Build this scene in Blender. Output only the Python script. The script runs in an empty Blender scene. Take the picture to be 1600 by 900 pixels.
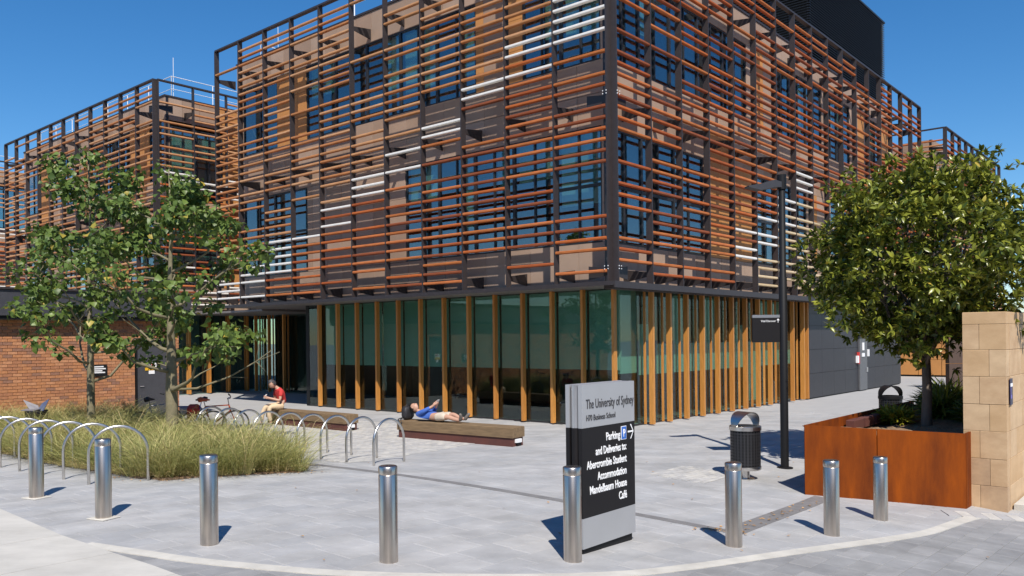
import bpy, math, random
import numpy as np
from mathutils import Vector, Matrix
rnd = random.Random(7)
NPR = np.random.RandomState(11)
R = math.radians
scene = bpy.context.scene
col = scene.collection

# ------------------------------------------------------------------ camera, sky, sun, exposure
CAM_H = 2.4
cam_d = bpy.data.cameras.new('camera'); cam = bpy.data.objects.new('camera', cam_d); col.objects.link(cam)
cam.location = (0, 0, CAM_H)
cam.rotation_euler = (Matrix.Rotation(R(90), 3, 'X') @ Matrix.Rotation(R(-0.63), 3, 'Z')).to_euler()
cam_d.sensor_width = 36.0
cam_d.lens = 1292.0 / 1600 * 36
cam_d.shift_y = 78.5 / 1600
cam_d.clip_start = 0.1; cam_d.clip_end = 2000
scene.camera = cam

SUN_EL, SHADOW_AZ = 50.0, -9.0
sd = Vector((math.sin(R(SHADOW_AZ)) * math.cos(R(SUN_EL)), math.cos(R(SHADOW_AZ)) * math.cos(R(SUN_EL)), -math.sin(R(SUN_EL))))
world = bpy.data.worlds.new('World'); scene.world = world; world.use_nodes = True
wn = world.node_tree.nodes; wl = world.node_tree.links
sky = wn.new('ShaderNodeTexSky'); sky.sky_type = 'NISHITA'; sky.sun_disc = False
sky.sun_elevation = R(SUN_EL); sky.sun_rotation = R(180 + SHADOW_AZ)
sky.air_density = 1.0; sky.dust_density = 0.0; sky.ozone_density = 6.0; sky.altitude = 0
hs = wn.new('ShaderNodeHueSaturation'); hs.inputs['Saturation'].default_value = 1.24      # polarised, deep clear sky
wl.new(sky.outputs[0], hs.inputs['Color']); wl.new(hs.outputs[0], wn['Background'].inputs[0]); wn['Background'].inputs[1].default_value = 0.112
sun_d = bpy.data.lights.new('sun', 'SUN'); sun = bpy.data.objects.new('sun', sun_d); col.objects.link(sun)
sun_d.energy = 5.0; sun_d.angle = R(0.5); sun_d.color = (1.0, 0.94, 0.86)
sun.rotation_euler = sd.to_track_quat('-Z', 'Y').to_euler(); sun.location = (0, -20, 30)
scene.view_settings.view_transform = 'Standard'; scene.view_settings.look = 'None'
scene.view_settings.exposure = 0.22; scene.view_settings.gamma = 1.0
scene.view_settings.use_curve_mapping = False

# ------------------------------------------------------------------ site frame
O = np.array([2.48, 20.0]); uL = np.array([-0.76, 0.65]); uL = uL / np.linalg.norm(uL); uR = np.array([uL[1], -uL[0]])
ANG = math.atan2(uR[1], uR[0])
def site(s, t): p = O + uR * s + uL * t; return float(p[0]), float(p[1])
def g(x, y):
    x = np.clip(x, -9, 8); s = .06 - .04 * x - .0035 * x * x
    q = np.clip((np.asarray(y, float) - 12) / 7, 0, 1); return s * (1 - q * q * (3 - 2 * q))
def gz(x, y): return float(g(x, y))

# ------------------------------------------------------------------ materials
def mat(name, c, rough=.6, metal=0., var=.12, scale=8., bump=0., bscale=60., stretch=(1, 1, 1), c2=None, spec=.5, coords='Object', detail=5.):
    m = bpy.data.materials.new(name); m.use_nodes = True
    N, L = m.node_tree.nodes, m.node_tree.links; b = N['Principled BSDF']
    b.inputs['Roughness'].default_value = rough; b.inputs['Metallic'].default_value = metal
    b.inputs['Specular IOR Level'].default_value = spec
    b.inputs['Base Color'].default_value = (*c, 1)
    tc = N.new('ShaderNodeTexCoord'); mp = N.new('ShaderNodeMapping'); mp.inputs['Scale'].default_value = stretch
    L.new(tc.outputs[coords], mp.inputs[0])
    if var > 0 or c2:
        n = N.new('ShaderNodeTexNoise'); n.inputs['Scale'].default_value = scale; n.inputs['Detail'].default_value = detail
        n.inputs['Roughness'].default_value = .62
        L.new(mp.outputs[0], n.inputs['Vector'])
        r = N.new('ShaderNodeValToRGB'); r.color_ramp.elements[0].position = .3; r.color_ramp.elements[1].position = .7
        a = c if c2 else tuple(max(0, v * (1 - var)) for v in c); z = c2 if c2 else tuple(min(1, v * (1 + var)) for v in c)
        r.color_ramp.elements[0].color = (*a, 1); r.color_ramp.elements[1].color = (*z, 1)
        L.new(n.outputs[0], r.inputs[0]); L.new(r.outputs[0], b.inputs['Base Color'])
    if bump > 0:
        n2 = N.new('ShaderNodeTexNoise'); n2.inputs['Scale'].default_value = bscale; n2.inputs['Detail'].default_value = 6
        L.new(mp.outputs[0], n2.inputs['Vector'])
        bp = N.new('ShaderNodeBump'); bp.inputs['Strength'].default_value = bump; bp.inputs['Distance'].default_value = .02
        L.new(n2.outputs[0], bp.inputs['Height']); L.new(bp.outputs[0], b.inputs['Normal'])
    return m
def glass_mat(name, tint, k, base):
    m = bpy.data.materials.new(name); m.use_nodes = True
    N, L = m.node_tree.nodes, m.node_tree.links
    N.remove(N['Principled BSDF']); out = N['Material Output']
    tr = N.new('ShaderNodeBsdfTransparent'); tr.inputs[0].default_value = (*tint, 1)
    gl = N.new('ShaderNodeBsdfGlossy'); gl.inputs['Roughness'].default_value = .004; gl.inputs[0].default_value = (.92, .96, 1, 1)
    n = N.new('ShaderNodeTexNoise'); n.inputs['Scale'].default_value = .9; n.inputs['Detail'].default_value = 1
    tc = N.new('ShaderNodeTexCoord'); L.new(tc.outputs['Object'], n.inputs['Vector'])
    bp = N.new('ShaderNodeBump'); bp.inputs['Strength'].default_value = .04; bp.inputs['Distance'].default_value = .05
    L.new(n.outputs[0], bp.inputs['Height']); L.new(bp.outputs[0], gl.inputs['Normal'])
    lw = N.new('ShaderNodeLayerWeight'); lw.inputs[0].default_value = .5          # Schlick-type reflectance, same on both faces of the pane
    pw_ = N.new('ShaderNodeMath'); pw_.operation = 'POWER'; pw_.inputs[1].default_value = 5; L.new(lw.outputs['Facing'], pw_.inputs[0])
    ma = N.new('ShaderNodeMath'); ma.operation = 'MULTIPLY_ADD'; ma.inputs[1].default_value = k; ma.inputs[2].default_value = base; ma.use_clamp = True
    L.new(pw_.outputs[0], ma.inputs[0])
    mx = N.new('ShaderNodeMixShader'); L.new(ma.outputs[0], mx.inputs[0]); L.new(tr.outputs[0], mx.inputs[1]); L.new(gl.outputs[0], mx.inputs[2])
    L.new(mx.outputs[0], out.inputs[0]); return m
def leaf_mat(name, dark, light, extra, rough=.45, transl=.25, espan=.12):
    m = bpy.data.materials.new(name); m.use_nodes = True
    N, L = m.node_tree.nodes, m.node_tree.links; b = N['Principled BSDF']; out = N['Material Output']
    at = N.new('ShaderNodeAttribute'); at.attribute_name = 'tone'
    r = N.new('ShaderNodeValToRGB'); e = r.color_ramp.elements
    e[0].position = 0; e[0].color = (*dark, 1); e[1].position = 1 - espan; e[1].color = (*light, 1)
    e2 = e.new(1.0); e2.color = (*extra, 1)
    L.new(at.outputs['Fac'], r.inputs[0]); L.new(r.outputs[0], b.inputs['Base Color'])
    b.inputs['Roughness'].default_value = rough; b.inputs['Specular IOR Level'].default_value = .4
    t = N.new('ShaderNodeBsdfTranslucent'); L.new(r.outputs[0], t.inputs[0])
    mx = N.new('ShaderNodeMixShader'); mx.inputs[0].default_value = transl
    L.new(b.outputs[0], mx.inputs[1]); L.new(t.outputs[0], mx.inputs[2]); L.new(mx.outputs[0], out.inputs[0])
    return m
M = {}
M['tan'] = [mat('louvre_tan_%d' % i, c, .7, var=.2, scale=3, spec=.25, stretch=(1, 1, 6)) for i, c in enumerate([(.50, .245, .11), (.44, .20, .08), (.54, .285, .14), (.45, .18, .065)])]
M['terra'] = [mat('louvre_terracotta_%d' % i, c, .7, var=.2, scale=3, spec=.25, stretch=(1, 1, 6)) for i, c in enumerate([(.42, .108, .026), (.33, .08, .022), (.47, .145, .045), (.24, .065, .025), (.40, .125, .035)])]
M['white'] = [mat('louvre_white', (.76, .72, .66), .5, var=.06)]
M['cream'] = [mat('louvre_cream', (.62, .47, .28), .5, var=.08), mat('louvre_cream_b', (.55, .40, .22), .5, var=.08)]
M['steel'] = mat('charcoal_steel', (.036, .028, .028), .5, var=.12)
M['bracket'] = mat('bracket_steel', (.03, .024, .024), .5)
M['panel'] = [mat('clay_panel_%d' % i, c, .6, var=.07, scale=1.4) for i, c in enumerate([(.345, .24, .172), (.315, .215, .152), (.375, .268, .198)])]
M['opanel'] = mat('ochre_panel', (.47, .215, .065), .6, var=.1, scale=1.5)
M['frame'] = mat('window_frame', (.022, .022, .025), .4)
M['glass'] = glass_mat('window_glass', (.62, .74, .74), .8, .19)
M['shopglass'] = glass_mat('ground_glass', (.70, .82, .77), .9, .055)
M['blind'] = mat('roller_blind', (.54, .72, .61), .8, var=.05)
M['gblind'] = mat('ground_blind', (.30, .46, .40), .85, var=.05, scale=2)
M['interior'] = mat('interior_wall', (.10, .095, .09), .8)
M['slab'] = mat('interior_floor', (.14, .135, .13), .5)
M['fin'] = [mat('timber_fin_%d' % i, c, .5, var=.22, scale=5, stretch=(6, 6, .5), bump=.08) for i, c in enumerate([(.50, .215, .045), (.46, .19, .04), (.54, .24, .055)])]
M['soffit'] = mat('soffit_metal', (.17, .15, .14), .5, var=.06)
M['darkwall'] = mat('dark_metal_panel', (.034, .033, .037), .5, var=.1, scale=2)
M['plant'] = mat('plant_louvre', (.018, .019, .022), .45)
M['roof'] = mat('roof_membrane', (.3, .3, .3), .8)
M['whitemetal'] = mat('white_painted_steel', (.8, .8, .8), .4, var=.03)
M['brick'] = [mat('brick_%d' % i, c, .85, var=.2, scale=14, spec=.2, bump=.25, bscale=90) for i, c in enumerate([(.44, .20, .098), (.39, .175, .092), (.50, .24, .125), (.29, .15, .10), (.46, .205, .095)])]
M['mortar'] = mat('mortar', (.62, .47, .33), .9, var=.15, scale=30)
M['fascia'] = mat('fascia_metal', (.05, .05, .058), .5)
M['paver'] = [mat('paver_grey_%d' % i, c, .75, var=.11, scale=2.2, bump=.16, bscale=70, detail=9, stretch=(1, 1.0, 1)) for i, c in enumerate([(.395, .39, .385), (.38, .378, .376), (.41, .404, .396), (.385, .38, .372), (.372, .372, .372)])]
M['rpaver'] = [mat('road_paver_%d' % i, c, .75, var=.16, scale=2.5, bump=.2, bscale=70, detail=9) for i, c in enumerate([(.28, .278, .275), (.26, .258, .257), (.305, .30, .295), (.27, .267, .262)])]
def wear(m, sc=.55, amt=.16, spots=True):
    N, L = m.node_tree.nodes, m.node_tree.links; b = N['Principled BSDF']; src = b.inputs['Base Color'].links[0].from_socket
    ge = N.new('ShaderNodeNewGeometry'); mp = N.new('ShaderNodeMapping'); mp.inputs['Rotation'].default_value = (0, 0, .5); mp.inputs['Scale'].default_value = (1, 2.2, 1); L.new(ge.outputs['Position'], mp.inputs[0])
    n = N.new('ShaderNodeTexNoise'); n.inputs['Scale'].default_value = sc; n.inputs['Detail'].default_value = 9; n.inputs['Roughness'].default_value = .7; L.new(mp.outputs[0], n.inputs['Vector'])
    r = N.new('ShaderNodeMapRange'); r.inputs[1].default_value = .38; r.inputs[2].default_value = .62; r.inputs[3].default_value = 1 - amt; r.inputs[4].default_value = 1 + amt * .35; L.new(n.outputs[0], r.inputs[0])
    fac = r.outputs[0]
    if spots:
        v = N.new('ShaderNodeTexVoronoi'); v.inputs['Scale'].default_value = 1.7; L.new(ge.outputs['Position'], v.inputs['Vector'])
        r2 = N.new('ShaderNodeMapRange'); r2.inputs[1].default_value = .02; r2.inputs[2].default_value = .045; r2.inputs[3].default_value = .72; r2.inputs[4].default_value = 1; L.new(v.outputs['Distance'], r2.inputs[0])
        mu = N.new('ShaderNodeMath'); mu.operation = 'MULTIPLY'; L.new(fac, mu.inputs[0]); L.new(r2.outputs[0], mu.inputs[1]); fac = mu.outputs[0]
    mx = N.new('ShaderNodeMix'); mx.data_type = 'RGBA'; mx.blend_type = 'MULTIPLY'; mx.inputs[0].default_value = 1
    L.new(src, mx.inputs[6]); L.new(fac, mx.inputs[7]); L.new(mx.outputs[2], b.inputs['Base Color'])
for q_ in M['paver'] + M['rpaver']: wear(q_)
M['joint'] = mat('paving_bed', (.40, .39, .365), .9, var=.15, scale=6)
M['concrete'] = mat('footpath_concrete', (.52, .495, .445), .85, var=.1, scale=.9, bump=.12, bscale=120, detail=9)
wear(M['concrete'], .8, .12, False)
M['kerb'] = mat('kerb_concrete', (.52, .495, .44), .85, var=.14, scale=3, bump=.12, bscale=90)
M['drain'] = mat('drain_strip', (.19, .183, .18), .7, var=.15, scale=6, bump=.12)
M['cobble'] = mat('sett', (.46, .445, .42), .8, var=.16, scale=4, bump=.15)
M['steelbrush'] = mat('brushed_stainless', (.58, .52, .46), .31, 1.0, var=.2, scale=4, stretch=(5, 5, .35), detail=8)
M['hoop'] = mat('hoop_stainless', (.62, .60, .57), .3, 1.0, var=.08)
M['corten'] = mat('corten_steel', (.27, .058, .003), .8, var=.0, c2=(.10, .021, .004), scale=1.5, spec=.15, stretch=(2.2, 2.2, .5), bump=.12, bscale=50, detail=9)
M['cortendark'] = mat('corten_dark', (.115, .036, .026), .75, c2=(.085, .03, .024), scale=4, bump=.1)
M['sandstone'] = [mat('sandstone_%d' % i, c, .85, c2=d, scale=2.2, bump=.14, bscale=50, detail=7, stretch=(1, 1, 1.6)) for i, (c, d) in enumerate([((.44, .28, .15), (.60, .42, .245)), ((.48, .325, .185), (.62, .44, .26)), ((.36, .235, .14), (.56, .385, .225)), ((.46, .295, .15), (.58, .39, .215))])]
M['stonejoint'] = mat('stone_joint', (.30, .19, .10), .9)
M['black'] = mat('black_paint', (.010, .010, .011), .55, var=.05, spec=.25)
M['signblack'] = mat('sign_black', (.011, .010, .011), .5, var=.03, spec=.25)
M['signsilver'] = mat('sign_silver', (.42, .425, .435), .42, .35, var=.03, scale=2)
M['signside'] = mat('sign_side', (.55, .56, .58), .3, .8, var=.03)
M['white_print'] = mat('white_print', (.85, .85, .85), .5, var=0)
M['dark_print'] = mat('dark_print', (.04, .04, .045), .5, var=0)
M['blue_print'] = mat('blue_print', (.02, .13, .50), .4, var=0)
M['sleeper'] = mat('bench_timber', (.25, .165, .085), .75, c2=(.13, .085, .045), scale=3, stretch=(.8, 8, 8), bump=.2, bscale=30, detail=8)
M['bark'] = mat('tree_bark', (.235, .20, .125), .85, c2=(.15, .135, .075), scale=7, bump=.35, bscale=25)
M['barkgrey'] = mat('grey_bark', (.19, .15, .115), .85, c2=(.11, .085, .065), scale=9, stretch=(1, 1, .4), bump=.4, bscale=25)
M['leafL'] = leaf_mat('maple_leaf', (.055, .10, .022), (.19, .265, .055), (.46, .33, .05), espan=.06)
M['leafR'] = leaf_mat('glossy_leaf', (.05, .08, .012), (.30, .31, .04), (.50, .36, .06), rough=.3, espan=.10, transl=.15)
M['grass'] = leaf_mat('ornamental_grass', (.20, .24, .065), (.46, .44, .16), (.68, .52, .27), rough=.6, espan=.35)
M['fern'] = leaf_mat('fern_leaf', (.05, .09, .015), (.19, .23, .03), (.42, .38, .04), espan=.3)
M['soil'] = mat('mulch', (.12, .075, .045), .95, c2=(.36, .24, .14), scale=18, bump=.8, bscale=35)
M['dryleaf'] = mat('dry_leaf', (.42, .24, .10), .8, var=.35, scale=3)
M['skin'] = mat('skin', (.50, .29, .20), .5, var=.05)
M['hairgrey'] = mat('grey_black_hair', (.05, .045, .045), .6, var=.4, scale=30)
M['hairdark'] = mat('dark_hair', (.02, .013, .01), .5)
M['red'] = mat('red_cotton', (.52, .035, .032), .8, var=.12, scale=10)
M['chino'] = mat('cream_cotton', (.62, .47, .30), .85, var=.1, scale=10)
M['blue'] = mat('blue_cotton', (.045, .12, .42), .8, var=.2, scale=10)
M['khaki'] = mat('stone_cotton', (.54, .46, .36), .85, var=.1, scale=10)
M['shoe'] = mat('grey_shoe', (.17, .15, .13), .7)
M['bag'] = mat('black_nylon', (.02, .019, .022), .6, var=.3)
M['phone'] = mat('phone_case', (.7, .68, .66), .3)
M['tyre'] = mat('tyre_rubber', (.02, .02, .02), .7)
M['chrome'] = mat('bike_alloy', (.6, .6, .6), .3, .9)
M['bikeorange'] = mat('bike_orange', (.55, .10, .03), .4)
M['bikeblue'] = mat('bike_blue', (.02, .05, .25), .4)
M['cardgrey'] = mat('folded_grey_board', (.20, .19, .21), .6)
M['cardblue'] = mat('folded_blue_board', (.07, .09, .16), .6)
M['yellow'] = mat('warning_yellow', (.75, .42, .02), .5, var=0)

# ------------------------------------------------------------------ mesh helpers
class MB:
    def __init__(s): s.v = []; s.f = []; s.m = []
    def quad(s, a, b, c, d, mi=0):
        n = len(s.v); s.v += [a, b, c, d]; s.f.append((n, n + 1, n + 2, n + 3)); s.m.append(mi)
    def poly(s, pts, mi=0):
        n = len(s.v); s.v += list(pts); s.f.append(tuple(range(n, n + len(pts)))); s.m.append(mi)
    def box(s, x0, x1, y0, y1, z0, z1, mi=0, xf=None):
        n = len(s.v); P = [(x0, y0, z0), (x1, y0, z0), (x1, y1, z0), (x0, y1, z0), (x0, y0, z1), (x1, y0, z1), (x1, y1, z1), (x0, y1, z1)]
        if xf is not None: P = [tuple(xf @ Vector(p)) for p in P]
        s.v += P
        for q in ((0, 3, 2, 1), (4, 5, 6, 7), (0, 1, 5, 4), (1, 2, 6, 5), (2, 3, 7, 6), (3, 0, 4, 7)): s.f.append(tuple(n + i for i in q)); s.m.append(mi)
    def bbox(s, x0, x1, y0, y1, z0, z1, b=.01, mi=0):      # box with chamfered edges all round the sides and top
        rings = [(0, z0), (0, z1 - b), (b, z1)]
        n = len(s.v)
        for ins, z in rings: s.v += [(x0 + ins, y0 + ins, z), (x1 - ins, y0 + ins, z), (x1 - ins, y1 - ins, z), (x0 + ins, y1 - ins, z)]
        for r in range(2):
            for i in range(4): a = n + r * 4 + i; c = n + r * 4 + (i + 1) % 4; s.f.append((a, c, c + 4, a + 4)); s.m.append(mi)
        s.f.append((n + 8, n + 9, n + 10, n + 11)); s.m.append(mi); s.f.append((n + 3, n + 2, n + 1, n)); s.m.append(mi)
    def prism(s, pts, z0, z1, mi=0):
        n = len(s.v); k = len(pts); s.v += [(x, y, z0) for x, y in pts] + [(x, y, z1) for x, y in pts]
        s.f.append(tuple(range(n + k - 1, n - 1, -1))); s.m.append(mi); s.f.append(tuple(range(n + k, n + 2 * k))); s.m.append(mi)
        for i in range(k): j = (i + 1) % k; s.f.append((n + i, n + j, n + k + j, n + k + i)); s.m.append(mi)
    def extrude(s, prof, a, b, axis, mi=0):                # 2D profile (p,q) swept along an axis from a to b
        n = len(s.v); k = len(prof)
        for w in (a, b):
            for p, q in prof: s.v.append({'x': (w, p, q), 'y': (p, w, q), 'z': (p, q, w)}[axis])
        s.f.append(tuple(range(n, n + k))); s.m.append(mi); s.f.append(tuple(range(n + 2 * k - 1, n + k - 1, -1))); s.m.append(mi)
        for i in range(k): j = (i + 1) % k; s.f.append((n + j, n + i, n + k + i, n + k + j)); s.m.append(mi)
    def tube(s, path, r, n=8, mi=0, cap=True):
        path = [Vector(p) for p in path]; rr = r if isinstance(r, (list, tuple)) else [r] * len(path)
        base = len(s.v); up = None
        for i, p in enumerate(path):
            d = (path[min(i + 1, len(path) - 1)] - path[max(i - 1, 0)]).normalized()
            if up is None: up = Vector((0, 0, 1)) if abs(d.z) < .9 else Vector((1, 0, 0))
            a = d.cross(up); a = a.normalized() if a.length > 1e-6 else d.orthogonal().normalized(); b = a.cross(d).normalized(); up = b
            for k in range(n): t = 2 * math.pi * k / n; s.v.append(tuple(p + (a * math.cos(t) + b * math.sin(t)) * rr[i]))
        for i in range(len(path) - 1):
            for k in range(n): q = (k + 1) % n; s.f.append((base + i * n + k, base + (i + 1) * n + k, base + (i + 1) * n + q, base + i * n + q)); s.m.append(mi)
        if cap:
            s.f.append(tuple(base + k for k in range(n))); s.m.append(mi); e = base + (len(path) - 1) * n; s.f.append(tuple(e + n - 1 - k for k in range(n))); s.m.append(mi)
    def lathe(s, prof, n=24, c=(0, 0), mi=0):
        base = len(s.v)
        for r, z in prof:
            for k in range(n): t = 2 * math.pi * k / n; s.v.append((c[0] + r * math.cos(t), c[1] + r * math.sin(t), z))
        for i in range(len(prof) - 1):
            for k in range(n): q = (k + 1) % n; s.f.append((base + i * n + k, base + i * n + q, base + (i + 1) * n + q, base + (i + 1) * n + k)); s.m.append(mi)
        s.f.append(tuple(base + n - 1 - k for k in range(n))); s.m.append(mi); e = base + (len(prof) - 1) * n; s.f.append(tuple(e + k for k in range(n))); s.m.append(mi)
    def mesh(s, name, mats, smooth=False):
        me = bpy.data.meshes.new(name); me.from_pydata(s.v, [], s.f)
        for m in (mats if isinstance(mats, (list, tuple)) else [mats]): me.materials.append(m)
        if any(s.m): me.polygons.foreach_set('material_index', s.m)
        if smooth: me.polygons.foreach_set('use_smooth', [True] * len(s.f))
        me.update(); return me
    def build(s, name, mats, parent=None, smooth=False, loc=None, rotz=None):
        return link(name, s.mesh(name, mats, smooth), parent, loc, rotz)
def link(name, me, parent=None, loc=None, rotz=None):
    o = bpy.data.objects.new(name, me); col.objects.link(o)
    if parent: o.parent = parent
    if loc: o.location = loc
    if rotz is not None: o.rotation_euler = (0, 0, rotz)
    return o
def empty(name, loc=(0, 0, 0), rotz=0, parent=None):
    o = link(name, None, parent, loc, rotz); o.empty_display_size = .2; return o
def tag(o, label=None, cat=None, group=None, kind=None):
    if label: o['label'] = label
    if cat: o['category'] = cat
    if group: o['group'] = group
    if kind: o['kind'] = kind
    return o
def copy_tree(o, parent=None):
    c = o.copy(); col.objects.link(c); c.parent = parent
    for ch in list(o.children): copy_tree(ch, c)
    return c
def autosmooth(o, ang=40):
    me = o.data; me.polygons.foreach_set('use_smooth', [True] * len(me.polygons))
    me.set_sharp_from_angle(angle=R(ang)); return o
def text_mesh(body, size, m, parent, name='lettering', align='LEFT', sx=1.0, depth=.002, bold=0.0):
    cu = bpy.data.curves.new('t', 'FONT'); cu.body = body; cu.size = size; cu.align_x = align; cu.extrude = depth; cu.offset = bold; cu.resolution_u = 3
    ob = bpy.data.objects.new('t', cu); col.objects.link(ob)
    dg = bpy.context.evaluated_depsgraph_get(); me = bpy.data.meshes.new_from_object(ob.evaluated_get(dg))
    bpy.data.objects.remove(ob); bpy.data.curves.remove(cu)
    me.transform(Matrix.Diagonal((sx, 1, 1, 1))); me.materials.clear(); me.materials.append(m)
    return link(name, me, parent)

# ------------------------------------------------------------------ ground
xs = np.unique(np.concatenate([np.linspace(-400, -30, 8), np.arange(-30, 30.1, .75), np.linspace(30, 400, 8)]))
ys = np.unique(np.concatenate([np.linspace(-300, -12, 8), np.arange(-12, 40.1, .75), np.linspace(40, 600, 10)]))
gx, gy = np.meshgrid(xs, ys); gzv = g(gx, gy) - .014
nx, ny = len(xs), len(ys); V = np.stack([gx.ravel(), gy.ravel(), gzv.ravel()], 1)
idx = np.arange(nx * ny).reshape(ny, nx)
F = np.stack([idx[:-1, :-1].ravel(), idx[:-1, 1:].ravel(), idx[1:, 1:].ravel(), idx[1:, :-1].ravel()], 1)
me = bpy.data.meshes.new('ground'); me.from_pydata(V.tolist(), [], F.tolist()); me.polygons.foreach_set('use_smooth', [True] * len(F))
gm = bpy.data.materials.new('ground_paving'); gm.use_nodes = True
N, L = gm.node_tree.nodes, gm.node_tree.links; b = N['Principled BSDF']; b.inputs['Roughness'].default_value = .8
tc = N.new('ShaderNodeTexCoord'); mp = N.new('ShaderNodeMapping'); mp.inputs['Rotation'].default_value = (0, 0, -ANG); L.new(tc.outputs['Object'], mp.inputs[0])
bk = N.new('ShaderNodeTexBrick'); bk.inputs['Scale'].default_value = 1; bk.inputs['Brick Width'].default_value = .6; bk.inputs['Row Height'].default_value = .3; bk.inputs['Mortar Size'].default_value = .004
bk.inputs['Color1'].default_value = (.385, .38, .374, 1); bk.inputs['Color2'].default_value = (.36, .357, .354, 1); bk.inputs['Mortar'].default_value = (.37, .36, .34, 1)
L.new(mp.outputs[0], bk.inputs[0]); L.new(bk.outputs[0], b.inputs['Base Color'])
me.materials.append(gm); tag(link('ground', me), kind='structure')

KERB = [(-4.74, 9.14), (-4.14, 8.86), (-3.21, 8.44), (-1.91, 8.1), (-0.96, 8.03), (-0.03, 8.09), (0.61, 8.19), (1.27, 8.38), (2.11, 8.83), (3.43, 9.67), (4.6, 10.4), (5.54, 11.06), (6.63, 12.2), (7.11, 12.63)]
CONC = [(-15, 18.9), (-6.92, 11.14), (-5.25, 9.57), (-4.75, 9.17), (-4.24, 8.75), (-3.64, 8.29), (-3.27, 7.98), (-1.5, 6.5), (1.2, 4.3)]
BED = [(-3.65, 14.32), (-4.38, 14.08), (-5.04, 13.79), (-5.76, 13.47), (-6.4, 13.85), (-7.9, 15.15), (-9.6, 16.7), (-11.5, 18.4), (-14.6, 21.1), (-13.9, 22.0), (-11.75, 24.6), (-10.9, 23.9), (-8.2, 20.5), (-4.3, 15.85), (-3.7, 14.95)]
def inside(x, y, P):
    c = False; j = len(P) - 1
    for i in range(len(P)):
        if (P[i][1] > y) != (P[j][1] > y) and x < (P[j][0] - P[i][0]) * (y - P[i][1]) / (P[j][1] - P[i][1]) + P[i][0]: c = not c
        j = i
    return c
kx = [p[0] for p in KERB]; ky = [p[1] for p in KERB]
cxs = [p[0] for p in CONC]; cys = [p[1] for p in CONC]
def zone(x, y):
    if x <= 1.0 and y < np.interp(x, cxs, cys): return 'conc'
    if -4.74 <= x <= 7.11 and y < np.interp(x, kx, ky): return 'road'
    if x > 7.11 and y < 12.63 + (x - 7.11) * .2: return 'road'
    return 'plaza'
def inframe(x, y, m=.03): return y > 7.2 and abs(x / y) < .62 + m
def clip_poly(P, q, n):
    out = []
    for i in range(len(P)):
        a, b = P[i], P[(i + 1) % len(P)]; da = (a[0] - q[0]) * n[0] + (a[1] - q[1]) * n[1]; db = (b[0] - q[0]) * n[0] + (b[1] - q[1]) * n[1]
        if da >= 0: out.append(a)
        if (da >= 0) != (db >= 0): f = da / (da - db); out.append((a[0] + (b[0] - a[0]) * f, a[1] + (b[1] - a[1]) * f))
    return out
EDGES = [(KERB[i], KERB[i + 1], 'plaza', 'road') for i in range(len(KERB) - 1)] + [(CONC[i], CONC[i + 1], 'plaza' if i < 3 else 'road', 'conc') for i in range(len(CONC) - 1)] + [((7.11, 12.63), (9.0, 13.0), 'plaza', 'road')]
def clip_zone(P, want):
    cx_, cy_ = sum(p[0] for p in P) / 4, sum(p[1] for p in P) / 4
    for a, b, up_, dn in EDGES:
        if want not in (up_, dn): continue
        d = (b[0] - a[0], b[1] - a[1]); l = math.hypot(*d); t = ((cx_ - a[0]) * d[0] + (cy_ - a[1]) * d[1]) / l / l
        if t < -.25 or t > 1.25: continue
        n = (-d[1] / l, d[0] / l)
        if n[1] < 0: n = (-n[0], -n[1])
        h = (cx_ - a[0]) * n[0] + (cy_ - a[1]) * n[1]
        if abs(h) > .6: continue
        if want == dn: n = (-n[0], -n[1])
        P = clip_poly(P, a, n)
        if len(P) < 3: return None
    return P
def paver_mesh(mb, s0, s1, t0, t1, gap, tilt, mi, want):
    P = clip_zone([site(s, t) for (s, t) in ((s0 + gap, t0 + gap), (s1 - gap, t0 + gap), (s1 - gap, t1 - gap), (s0 + gap, t1 - gap))], want)
    if not P: return False
    ar = abs(sum(P[i][0] * P[(i + 1) % len(P)][1] - P[(i + 1) % len(P)][0] * P[i][1] for i in range(len(P)))) / 2
    if ar < .004: return False
    pts = [(x, y, gz(x, y)) for x, y in P]; k = len(pts)
    cxm = sum(p[0] for p in pts) / k; cym = sum(p[1] for p in pts) / k
    n = len(mb.v); lift = tilt[2]
    for p in pts: mb.v.append((p[0], p[1], p[2] - .03))
    for p in pts: mb.v.append((p[0], p[1], p[2] - .006 + lift))
    for p in pts:
        dx, dy = cxm - p[0], cym - p[1]; l = math.hypot(dx, dy) + 1e-6
        mb.v.append((p[0] + dx / l * .008, p[1] + dy / l * .008, p[2] + lift + tilt[0] * dx + tilt[1] * dy))
    for r in (0, k):
        for i in range(k): a = n + r + i; c = n + r + (i + 1) % k; mb.f.append((a, c, c + k, a + k)); mb.m.append(mi)
    mb.f.append(tuple(range(n + 2 * k, n + 3 * k))); mb.m.append(mi); return True
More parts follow.
